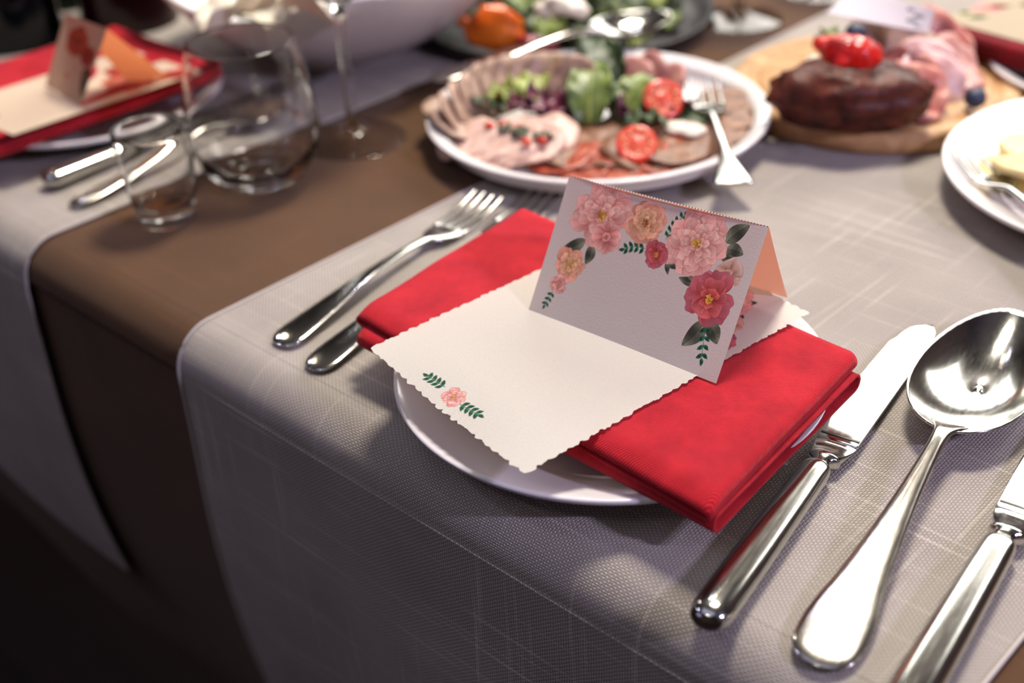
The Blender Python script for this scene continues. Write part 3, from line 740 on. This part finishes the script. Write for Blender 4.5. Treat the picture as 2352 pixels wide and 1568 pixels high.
def blob(name, label, cat, c, rad, mat, seed=0, amp=.15, freq=1.5, rot=(0, 0, 0), parent=None, nu=40, nv=24, flat=0.0, group=None):
    P = np.zeros((nv+1, nu, 3))
    for i in range(nv+1):
        th = PI*i/nv
        for j in range(nu):
            a = 2*PI*j/nu; d = Vector((math.sin(th)*math.cos(a), math.sin(th)*math.sin(a), math.cos(th)))
            k = 1+amp*noise.noise(d*freq+Vector((seed*3.1, seed*1.7, seed)))+amp*.4*noise.noise(d*freq*3+Vector((seed, 5, seed*2)))
            p = Vector((d.x*rad[0]*k, d.y*rad[1]*k, d.z*rad[2]*k)); p.z = max(p.z, -rad[2]*(1-flat)); P[i, j] = p
    o = grid_mesh(name, P, mat, parent, close=True); o.location = Vector(c)+(Vector((0, 0, 0)) if parent else Vector((0, 0, TZ))); o.rotation_euler = rot
    if not parent: tag(o, label, cat, group)
    return o
def leafy(name, label, c, L, Wd, mat, rz=0, pitch=0.6, curl=1.2, ruffle=.25, seed=0, roll=0, group=None, cat='salad leaf', rib=None):
    """a leaf growing along +Y, rising by pitch, bending over by curl, ruffled at its edges"""
    n, m = 26, 17; P = np.zeros((n, m, 3)); y = z = 0.0; a = pitch
    for i in range(n):
        t = i/(n-1); w = Wd/2*math.sin(PI*min(1, t*.86+.10))**.6*(1 if t > .02 else .6)
        for j in range(m):
            s = -1+2*j/(m-1); e = abs(s)**2
            zz = z+w*.20*e+ruffle*w*e*nz(t*5+seed, s*4, seed)*1.6+ruffle*w*.5*e*math.sin(t*22+s*3+seed)
            P[i, j] = (s*w*(1-.1*e), y-math.sin(a)*w*.2*e, zz)
        y += math.cos(a)*L/(n-1); z += math.sin(a)*L/(n-1); a -= curl/(n-1)
    o = grid_mesh(name, P, mat); solid(o, .0006); o.location = (c[0], c[1], TZ+c[2]); o.rotation_euler = (0, roll, rz)
    tag(o, label, cat, group)
    if rib:
        tube('rib', [tuple(P[i, m//2]+np.array((0, 0, .0006))) for i in range(0, n-3)], [.0016*(1-i/n)+.0004 for i in range(n-3)], rib, o, 6)
    return o
def half_tomato(label, c, r, rot, group=None):
    t = thing('tomato_half', label, 'tomato', (c[0], c[1], TZ+c[2]), 0, group); t.rotation_euler = rot
    pr = [(r*math.sin(PI/2*k/10)*1.0, -r*.85*math.cos(PI/2*k/10)) for k in range(11)]
    lathe('skin', pr+[(r*.97, .0004), (r*.90, .0006)], M['tomato'], t, 40)
    lathe('flesh', [(r*.93, .0004), (r*.86, .0010), (r*.7, .0004), (r*.5, -.0008), (r*.3, .0008), (0, .0014)], M['tomato_flesh'], t, 40)
    for k in range(9):
        a = 2*PI*k/9; rr = r*(.52 if k % 2 else .66)
        blob('seed', None, None, (rr*math.cos(a), rr*math.sin(a), .0008), (r*.10, r*.07, r*.05), M['seed'], k, .1, parent=t, nu=8, nv=6, rot=(0, 0, a))
    return t
ORD = ['first', 'second', 'third', 'fourth', 'fifth', 'sixth', 'seventh', 'eighth']
PLZ = .0085   # inside surface of the platter above the table
# sliced meats round the platter
def on_pl(px, py, h): p = at(px, py, h); return p
for k, (x, y) in enumerate([(1045, 262), (1068, 240), (1095, 218), (1122, 202), (1152, 192), (1185, 182), (1222, 176), (1262, 172)]):
    p = on_pl(x, y+12, .022); rz = math.atan2(p.y-.688, p.x+.5805)
    slab('meat_slice', 'grey-pink pork slice in the left fan on the meat plate, %s from the front' % ORD[k], 'cold meat', p, .0215, .0022, M['pork'], (0, -1.05, rz), z=.024, seed=k, rind=M['rind'], group='roast pork slices in the fan', wav=.16)
for k, (x, y) in enumerate([(1062, 300), (1040, 275)]):
    p = on_pl(x, y, .016); rz = math.atan2(p.y-.688, p.x+.5805)
    slab('meat_slice', 'pork slice with pinkish centre lying lowest of the left fan', 'cold meat', p, .024, .0025, M['pork'], (0, -.45, rz), z=.0195, seed=20+k, rind=M['rind'], group='low pork slices', wav=.2)
for k, (x, y, r) in enumerate([(1075, 325, .025), (1120, 335, .027), (1165, 345, .027), (1215, 345, .028), (1250, 330, .026), (1225, 320, .020)]):
    p = on_pl(x, y, .016)
    slab('meat_slice', 'pale pink chicken roll slice at the front left of the meat plate, %s from left' % ORD[k], 'cold meat', p, r, .0030, M['chicken'], (.28, -.30+.05*k, .5+.1*k), z=.0175+.0012*k, seed=40+k, group='pale chicken roll slices', wav=.14, sy=.8)
for k, (x, y, r, m) in enumerate([(1290, 372, .030, 'carpaccio'), (1340, 384, .030, 'carpaccio'), (1400, 386, .032, 'carpaccio'), (1465, 382, .031, 'carpaccio'), (1530, 376, .031, 'carpaccio'), (1590, 362, .029, 'carpaccio')]):
    p = on_pl(x, y-8, .013)
    slab('meat_slice', 'reddish cured slice at the front rim of the meat plate, %s from left' % ORD[k], 'cold meat', p, r*.8, .0016, M[m], (.16, -.1+.05*k, .3*k), z=.0148+.0004*(k % 3), seed=60+k, group='cured meat slices', wav=.10)
for k, (x, y, r) in enumerate([(1330, 350, .034), (1400, 352, .034), (1475, 355, .034), (1545, 348, .034), (1600, 330, .032), (1640, 305, .031), (1665, 275, .030), (1672, 245, .028), (1560, 310, .032), (1350, 310, .034), (1440, 310, .034)]):
    p = on_pl(x, y, .014)
    slab('meat_slice', 'thin brown roast beef slice in the overlapping layer on the meat plate', 'cold meat', p, r*.85, .0016, M['beef'], (.12*math.sin(k), .12*math.cos(k*2), k), z=.0165+.0007*(k % 4), seed=80+k, group='roast beef slices', wav=.22, rind=M['rind'])
for k, (x, y) in enumerate([(1440, 178), (1480, 172), (1525, 190)]):
    p = on_pl(x, y+14, .03); rz = math.atan2(p.y-.688, p.x+.5805)
    slab('meat_slice', 'dark-rinded pink ham slice standing at the far rim of the meat plate, %s from left' % ORD[k], 'cold meat', p, .024, .0022, M['ham'], (0, -1.0, rz), z=.028, seed=100+k, rind=M['rind'], group='pink ham slices at the far rim', wav=.16)
p = on_pl(1320, 205, .036); slab('meat_slice', 'upright beige slice of roast behind the big lettuce leaf', 'cold meat', p, .026, .0022, M['pork'], (1.1, 0, .75), z=.034, seed=120, sx=.75)
# leaves
D45 = math.radians(44.7)
def lf(px, py, h, L, W_, m, rz, pit, curl, seed, label, ruf=.3, roll=0, rib=None, group=None):
    p = on_pl(px, py, h); leafy('lettuce_leaf' if m.startswith('lett') else 'salad_leaf', label, (p.x, p.y, h), L, W_, M[m], rz, pit, curl, ruf, seed, roll, rib=rib, group=group)
lf(1352, 286, .019, .058, .036, 'lettuce', D45-.15, 1.2, 1.3, 1, 'largest bright green lettuce leaf upright in the middle of the meat plate', .16, rib=M['lettuce_light'])
lf(1425, 282, .019, .046, .032, 'lettuce', D45-.7, 1.15, 1.2, 2, 'darker green lettuce leaf leaning right of the largest leaf', .22, rib=M['lettuce_light'])
lf(1260, 262, .020, .046, .036, 'lettuce_light', D45+.6, 1.0, 1.3, 3, 'frilly yellow-green lettuce leaf left of the largest leaf', .55)
lf(1225, 250, .019, .040, .030, 'lettuce_light', D45+1.2, .8, 1.3, 4, 'small pale curly leaf at the left end of the salad heap', .6)
lf(1392, 228, .022, .056, .040, 'greens', D45+.2, 1.35, 1.4, 5, 'dark green leaf rising behind the largest lettuce leaf', .5)
lf(1590, 290, .018, .034, .028, 'greens', D45-.3, .45, .9, 6, 'dark green leaf left of the fork tines on the meat plate', .4)
for k, (x, y, rz) in enumerate([(1290, 278, .9), (1300, 262, .2), (1272, 268, 1.6)]):
    lf(x, y, .020, .038, .034, 'radicchio', D45+rz, 1.0, 1.6, 10+k, ['purple radicchio piece left of the largest lettuce leaf, frontmost of three', 'purple radicchio piece touching the left edge of the largest lettuce leaf', 'purple radicchio piece under the frilly yellow-green leaf'][k], .5, group='radicchio pieces on the left')
for k, (x, y, rz) in enumerate([(1450, 290, -.4), (1480, 285, .3), (1505, 275, -1.0), (1520, 268, .8)]):
    lf(x, y, .020, .036, .030, 'radicchio', D45+rz, .9, 1.6, 16+k, 'dark purple radicchio piece between the two tomato halves', .5, group='radicchio pieces by the tomatoes')
for k, (x, y, rz) in enumerate([(1440, 275, -.9), (1465, 268, .6), (1430, 300, -1.6)]):
    lf(x, y, .022, .034, .026, 'greens', D45+rz, .8, 1.4, 24+k, 'small dark green leaf between lettuce and tomatoes', .5, group='dark leaves between lettuce and tomatoes')
for k, (x, y, rz) in enumerate([(1100, 238, 1.2), (1130, 246, .4), (1160, 252, 1.7)]):
    lf(x, y, .026, .024, .014, 'greens', D45+rz-1.2, .3, 1.2, 30+k, 'little rocket leaf lying over the pork fan', .5, group='rocket leaves over the pork fan')
for k, (x, y, rz) in enumerate([(1160, 300, 1.2), (1185, 306, .4), (1205, 312, 1.7), (1225, 316, 0)]):
    lf(x, y, .027, .018, .010, 'greens', D45+rz-1.2, .3, 1.2, 40+k, 'tiny green herb leaf sprinkled on the pale chicken slices', .5, group='herb leaves on chicken slices')
for k, (x, y) in enumerate([(1125, 290), (1152, 286), (1208, 326), (1190, 292), (1245, 322)]):
    p = on_pl(x, y, .026); blob('pepper_dice', 'tiny red pepper piece scattered on the pale chicken slices', 'pepper', (p.x, p.y, .0265), (.0045, .003, .0022), M['pepper'], k, .3, nu=12, nv=8, group='red pepper pieces on chicken slices')
p = on_pl(1462, 332, .026); half_tomato('front cherry tomato half with bright cut face on the meat plate', (p.x, p.y, .027), .0142, (math.radians(38), 0, math.radians(38)))
p = on_pl(1524, 232, .034); half_tomato('rear cherry tomato half beside the fork tines on the meat plate', (p.x, p.y, .036), .0150, (math.radians(42), math.radians(-14), math.radians(70)))
for k, (x, y) in enumerate([(1560, 296), (1585, 300)]):
    p = on_pl(x, y, .021); blob('cheese_piece', 'soft white cheese piece below the rear tomato half', 'cheese', (p.x, p.y, .0215), (.012, .009, .004), M['cheese'], k+3, .2, group='white cheese pieces')

# ------------------------------------------------------------------ wooden board with roast meat
BC = (-.4570, .8660); BR = .1065
bd = thing('serving_board', 'round light wooden serving board with a juice groove, carrying roast meat', 'board', (BC[0], BC[1], TZ+.0021))
lathe('board', [(0, 0), (BR-.004, 0), (BR-.001, .0012), (BR, .004), (BR, .0125), (BR-.002, .0152), (BR-.006, .0162), (BR-.012, .0162), (BR-.0145, .0150), (BR-.0165, .0132), (BR-.019, .0132), (BR-.021, .0150), (BR-.0235, .0162), (0, .0162)], M['wood'], bd, 128)
BZ = .0184
def onb(px, py, h): return at(px, py, h)
p = onb(1950, 222, .038); blob('roast_meat', 'big dark brown crusted roast joint on the wooden board', 'meat', (p.x, p.y, .0395), (.057, .031, .0245), M['roast'], 7, .16, 2.6, rot=(0, 0, D45-.12), flat=.14)
p = onb(1880, 178, .052); blob('roast_meat', 'smaller dark roast piece heaped behind the big joint, under the charred tomato', 'meat', (p.x, p.y, .048), (.026, .022, .012), M['roast'], 5, .3, 2.2, rot=(0, 0, D45))
for k, (x, y, r, rz, tl, m, lab) in enumerate([
    (2075, 195, .030, .4, .8, 'bacon', 'streaky smoked pork slice leaning on the right end of the big roast'),
    (2098, 215, .028, .9, .7, 'bacon', 'marbled pork slice lowest beside the right end of the big roast'),
    (2135, 190, .030, 1.1, .9, 'fat', 'pale lilac-pink ham slice standing right of the marbled pork'),
    (2118, 165, .028, .6, .9, 'fat', 'pale ham slice tucked behind the marbled pork slices'),
    (2180, 150, .030, 1.2, .55, 'ham', 'pink ham slice nearest the blueberry'),
    (2160, 120, .030, .9, .8, 'bacon', 'reddish pork slice at the far right of the meat heap'),
    (2125, 95, .028, .7, 1.0, 'bacon', 'reddish pork slice just below the dotted white card'),
    (2040, 110, .036, .5, 1.15, 'pork', 'large grey-brown roast slice standing upright in the middle of the heap'),
    (2062, 130, .034, .7, 1.1, 'pork', 'grey-pink roast slice leaning in front of the upright one')]):
    hh = .040 if k > 5 else .032
    p = onb(x, y, hh)
    slab('meat_slice', lab, 'cold meat', p, r*.92, .0045, M[m], (tl, 0, D45+rz-.6), z=hh, seed=200+k, wav=.3, curl=.15, rind=M['rind'] if m != 'fat' else None)
p = onb(1955, 130, .064); blob('charred_tomato', 'bright red charred tomato on top of the roast', 'tomato', (p.x, p.y, .062), (.0205, .018, .0175), M['charred'], 3, .2, 1.6)
p = onb(1905, 98, .062); blob('charred_tomato', 'smaller red tomato piece left of the charred one', 'tomato', (p.x, p.y, .060), (.012, .010, .007), M['tomato'], 4, .2, 1.6)
p = onb(2240, 226, .026); blob('blueberry', 'single blueberry lying alone on the right of the wooden board', 'blueberry', (p.x, p.y, .0265), (.0078, .0078, .0072), M['blueberry'], 1, .04)
p = onb(1965, 76, .07); blob('blueberry', 'blueberry on top of the roast behind the charred tomato', 'blueberry', (p.x, p.y, .070), (.0075, .0075, .007), M['blueberry'], 2, .04)
for k, (x, y) in enumerate([(1912, 68), (1930, 72), (1890, 122), (1860, 130)]):
    p = onb(x, y, .066); leafy('basil_leaf', ['green basil leaf highest on the roast', 'green basil leaf touching the upper blueberry', 'green basil leaf at the left of the charred tomato', 'pale green leaf lowest left on the roast'][k], (p.x, p.y, .062 if k < 2 else .056), .020, .014, M['lettuce'], D45+k, .3, 1.1, .3, k+60)
p = onb(1868, 150, .055); blob('cheese_piece', 'small white cheese crumb on the roast left of the tomato', 'cheese', (p.x, p.y, .058), (.006, .005, .004), M['cheese'], 9, .3)

# ------------------------------------------------------------------ right plate food
for k, (x, y) in enumerate([(2352, 378), (2385, 350), (2372, 405)]):
    p = at(x, y, .02); slab('cheese_slice', ['pale yellow slice on the glossy right plate, lowest one', 'pale yellow slice on the glossy right plate, middle of three', 'pale yellow slice on the glossy right plate, topmost one'][k], 'cheese', p, .026, .006, M['potato'], (.1, .1*k, k), z=.0155+.005*k, seed=300+k, group='pale yellow slices on right plate', wav=.1)

# ------------------------------------------------------------------ far right setting
e0, e1 = at(2150, 56, .0400), at(2352, 112, .0400); ed = (e1-e0).normalized(); en = Vector((-ed.y, ed.x, 0)); ea = math.atan2(ed.y, ed.x)
nap3 = thing('napkin', 'shaded red napkin on the plate at the top right corner', 'napkin', (0, 0, TZ), ea)
nm_ = e0+ed*.120+en*.070; nap3.location = (nm_.x, nm_.y, TZ+.0300)
fold_layer('lower_fold', 0, 0, -.0035, .240, .136, .0066, 'x', nap3, mat=M['napkin_shaded']); fold_layer('upper_fold', 0, 0, .0038, .236, .140, .0070, 'x', nap3, mat=M['napkin_shaded'])
sh3 = thing('menu_sheet', 'beige paper sheet on the shaded red napkin at the top right corner', 'menu card', (0, 0, TZ))
ps3 = Paint(240, 160, (.74, .68, .58), 12)
ps3.flower(12, 60, 16, *PINK, n=8, rings=3); ps3.leaf(18, 22, 30, 40, 12, c=(.42, .52, .22)); ps3.leaf(8, 26, 4, 42, 9, c=(.42, .52, .22))
o0, o1 = at(2158, 44, .0392), at(2158, 44, .0392)+ed*.187
quad_panel('sheet', o0, o1, o1+en*.125, o0+en*.125, 240, 160, M['print'], sh3, ps3.linear())
tc = Paint(160, 110, (.93, .91, .94), 8)
for xx, yy, r_ in [(128, 40, 9), (136, 66, 9), (118, 84, 7), (140, 22, 6)]:
    tc.dot(xx, yy, r_, (.48, .48, .56)); tc.dot(xx, yy, r_*.5, (.70, .70, .76))
dc = thing('paper_tag', 'white paper tag with grey dots lying over the top of the sliced meat heap', 'tag', (0, 0, TZ))
tg = quad_panel('tag_sheet', at(1898, 30, .070), at(2132, 76, .068), at(2148, 22, .082), at(1962, -34, .084), 160, 110, M['print'], dc, tc.linear(), -.0010); solid(tg, .0004)

# ------------------------------------------------------------------ left place setting
nap2 = thing('napkin', 'red napkin folded on the left plate under the cream card', 'napkin', (-.934, .435, TZ))
fold_layer('lower_fold', 0, 0, .0262, .146, .236, .0068, 'x', nap2) if False else None
fold_layer('lower_fold', 0, 0, .0262, .250, .140, .0068, 'y', nap2)
fold_layer('upper_fold', .003, -.002, .0338, .142, .246, TH, 'x', nap2)
sh2 = thing('menu_sheet', 'cream paper sheet with blurred print on the red napkin of the left setting', 'menu card', (0, 0, TZ))
pp = Paint(140, 240, (.90, .82, .72), 9)
pp.flower(100, 170, 30, (.86, .50, .40), (.90, .62, .52), (.70, .20, .14), (.6, .2, .15), n=9, rings=4)
pp.flower(60, 190, 22, (.78, .30, .20), (.84, .40, .30), (.60, .12, .08), (.5, .1, .1), n=8, rings=3)
pp.flower(120, 215, 18, (.78, .30, .20), (.84, .40, .30), (.60, .12, .08), (.5, .1, .1), n=8, rings=3)
pp.leaf(40, 205, 70, 225, 12, c=(.5, .55, .3))
quad_panel('sheet', Vector((-.945, .3700, .0395)), Vector((-.852, .3760, .0395)), Vector((-.846, .530, .0395)), Vector((-.940, .528, .0395)), 140, 240, M['print'], sh2, pp.linear())
t2 = thing('place_card', 'small orange-backed tent card standing on the cream sheet of the left setting', 'card', (0, 0, TZ))
pf_ = Paint(100, 140, (.74, .62, .54), 10)
pf_.flower(45, 100, 26, (.72, .32, .22), (.76, .38, .26), (.55, .20, .12), (.4, .1, .1), n=8, rings=4)
pf_.flower(78, 84, 18, (.72, .30, .22), (.74, .32, .24), (.5, .12, .10), (.4, .1, .1), n=8, rings=3)
pf_.flower(88, 55, 12, (.55, .14, .10), (.6, .2, .14), (.4, .08, .06), (.3, .1, .1), n=7, rings=3)
pf_.dot(45, 38, 6, (.70, .48, .38)); pf_.leaf(80, 60, 92, 12, 14, c=(.40, .42, .30))
f1, f2, g1, g2 = at(104, 196, .0402), at(186, 246, .0402), at(150, 30, .098), at(246, 66, .098)
bk2 = at(388, 178, .0402); bk1 = at(292, 186, .0402)
quad_panel('front_panel', f1, f2, g2, g1, 100, 140, M['print'], t2, pf_.linear())
quad_panel('back_panel', bk2, bk1, g1, g2, 10, 10, M['orange_card'], t2)

# ------------------------------------------------------------------ white bowl, slate dish, their salads
BWC = (-.885, .705)
bw = thing('salad_bowl', 'large white bowl with a wavy rim and low foot, beyond the glasses', 'bowl', (BWC[0], BWC[1], TZ+.0030))
n, m = 26, 120; P = np.zeros((2*n, m, 3))
for i in range(2*n):
    inner = i >= n; t = (i/(n-1)) if not inner else (2*n-1-i)/(n-1)
    for j in range(m):
        a = 2*PI*j/m; rim = 1+.05*math.cos(4*(a+.55))
        r = (.055+.100*t**.62)*(1+(rim-1)*t**2); z = .010+.068*t**1.35+.011*math.cos(4*(a+.55))*t**3
        if inner: r -= .0045; z += .0030*(1-t)
        P[i, j] = (r*math.cos(a), r*math.sin(a), z)
o = grid_mesh('bowl_wall', P, M['white'], bw, close=True)
lathe('foot', [(0, .0125), (.059, .0125), (.060, .006), (.062, 0), (.058, 0), (.054, .005), (0, .005)], M['white'], bw, 80)
SLC = (-.765, .862)
sl = lathe('slate_dish', [(0, 0), (.118, 0), (.128, .003), (.133, .0115), (.1335, .0135), (.131, .0138), (.124, .0070), (.112, .0055), (0, .0055)], M['slate'], n=110, loc=(SLC[0], SLC[1], TZ+.0026))
tag(sl, 'round dark slate-grey dish of mixed salad beyond the meat plate', 'dish')
def salad(prefix, cx, cy, z, R, hgt, n, mats, label, group, seed, L=.045):
    r = random.Random(seed)
    for k in range(n):
        a = r.random()*2*PI; d = R*math.sqrt(r.random()); h = z+hgt*(1-(d/R)**2)*r.random()
        mt = mats[k % len(mats)]
        leafy('salad_leaf', label, (cx+d*math.cos(a), cy+d*math.sin(a), h), L*(.7+.5*r.random()), L*(.45+.35*r.random()), M[mt], r.random()*6.3, .1+.9*r.random(), 1.3+r.random(), .5, seed*50+k, (r.random()-.5)*1.0, group=group)
salad('bowl', BWC[0], BWC[1]+.005, .058, .070, .035, 30, ['lettuce', 'radicchio', 'greens', 'lettuce_light'], 'crumpled salad leaf heaped in the white wavy bowl', 'salad leaves in the white bowl', 3, .055)
for k, (x, y, r_) in enumerate([(525, 30, .026), (600, 18, .024), (715, 20, .026), (640, 4, .02)]):
    p = at(x, y, .085); slab('cheese_slice', 'bright white curled slice on the salad in the wavy bowl, %s one' % ['leftmost', 'second', 'rightmost', 'farthest'][k], 'cheese', p, r_, .003, M['cheese'], (.25, .3*(k-1), k), z=.083, seed=400+k, curl=.6, wav=.4, group='white curled slices on bowl salad')
salad('dish', SLC[0]+.005, SLC[1]+.018, .012, .085, .040, 70, ['greens', 'lettuce', 'greens', 'lettuce_light', 'greens'], 'green salad leaf heaped on the dark slate dish', 'salad leaves on the slate dish', 5, .042)
for k, (x, y, h, m_, nm, lab, rad) in enumerate([
    (1140, 72, .034, 'carrot', 'orange_pepper_wedge', 'big orange pepper wedge at the front of the slate dish salad', (.024, .010, .018)),
    (1045, 20, .030, 'pepper', 'tomato_wedge', 'red tomato wedge at the left end of the slate dish salad', (.011, .010, .009)),
    (1065, 55, .022, 'carrot', 'orange_pepper_wedge', 'small orange piece half hidden low in the slate dish salad', (.008, .006, .005)),
    (1238, 108, .022, 'beet', 'beetroot_piece', 'crimson beetroot piece beside the serving spoon handle', (.016, .008, .007)),
    (1098, 85, .024, 'pepper', 'tomato_wedge', 'dark red tomato piece under the big orange wedge', (.010, .008, .010)),
    (1305, 18, .052, 'cheese', 'cheese_crumble', 'largest white cheese crumble on top of the slate dish salad', (.018, .012, .008)),
    (1255, 28, .048, 'cheese', 'cheese_crumble', 'white cheese crumble left of the largest one on the salad', (.010, .008, .006))]):
    p = at(x, y, h); blob(nm, lab, 'cheese' if 'cheese' in nm else 'vegetable', (p.x, p.y, h+.002), rad, M[m_], k+7, .25, 1.5, rot=(0, .3, D45))
s0, s1 = at(1180, 138, .026), at(1540, 55, .028)
dv_ = Vector(s1[:2])-Vector(s0[:2]); dn_ = dv_.normalized(); Ls = .215
base_ = Vector(s1[:2])-dn_*Ls
spoon('big steel serving spoon laid across the slate dish', base_, math.atan2(-dn_.x, dn_.y), L=Ls, bl=.072, bw=.050, z=.022, name='serving_spoon')

# ------------------------------------------------------------------ bottles, top left
BOTTLES = [(50, 130, 'black_bottle', .043, 'black bottle at the left frame edge behind the red napkin'), (165, 30, 'green_bottle', .040, 'dark green bottle standing between and behind the black and the red one'),
           (310, 88, 'red_bottle', .045, 'dark red bottle behind the left tent card')]
def bottle(label, c, mat, R=.038, H_=.30, foil=True, mat2=None):
    t = thing('wine_bottle', label, 'bottle', (c[0], c[1], TZ+.0006))
    lathe('bottle_glass', smoothprof([(0, .004), (R*.6, .0), (R*.95, .001), (R, .006), (R, H_*.3), (R, H_*.58), (R*.92, H_*.66), (R*.55, H_*.74), (R*.40, H_*.80), (.0135, H_*.90), (.0135, H_*.97), (.0150, H_*.975), (.0150, H_), (0, H_)], 4), mat, t, 64)
    lathe('label_band' if not foil else 'foil', smoothprof([(.0142, H_*.80), (.0142, H_*.96), (.0156, H_*.972), (.0156, H_+.0006), (0, H_+.0008)], 3), mat2 or M['foil'], t, 48)
    return t
for (x, y, m_, R_, lab) in BOTTLES:
    p = at(x, y, 0); d_ = Vector((p.x, p.y, 0)).normalized()*R_; bottle(lab, (p.x+d_.x, p.y+d_.y), M[m_], R_, .30)

# lift everything built above the table plane in place: cloths were built relative to the table top
for o in [tablecloth, lin1, lin2]: o.location.z += TZ
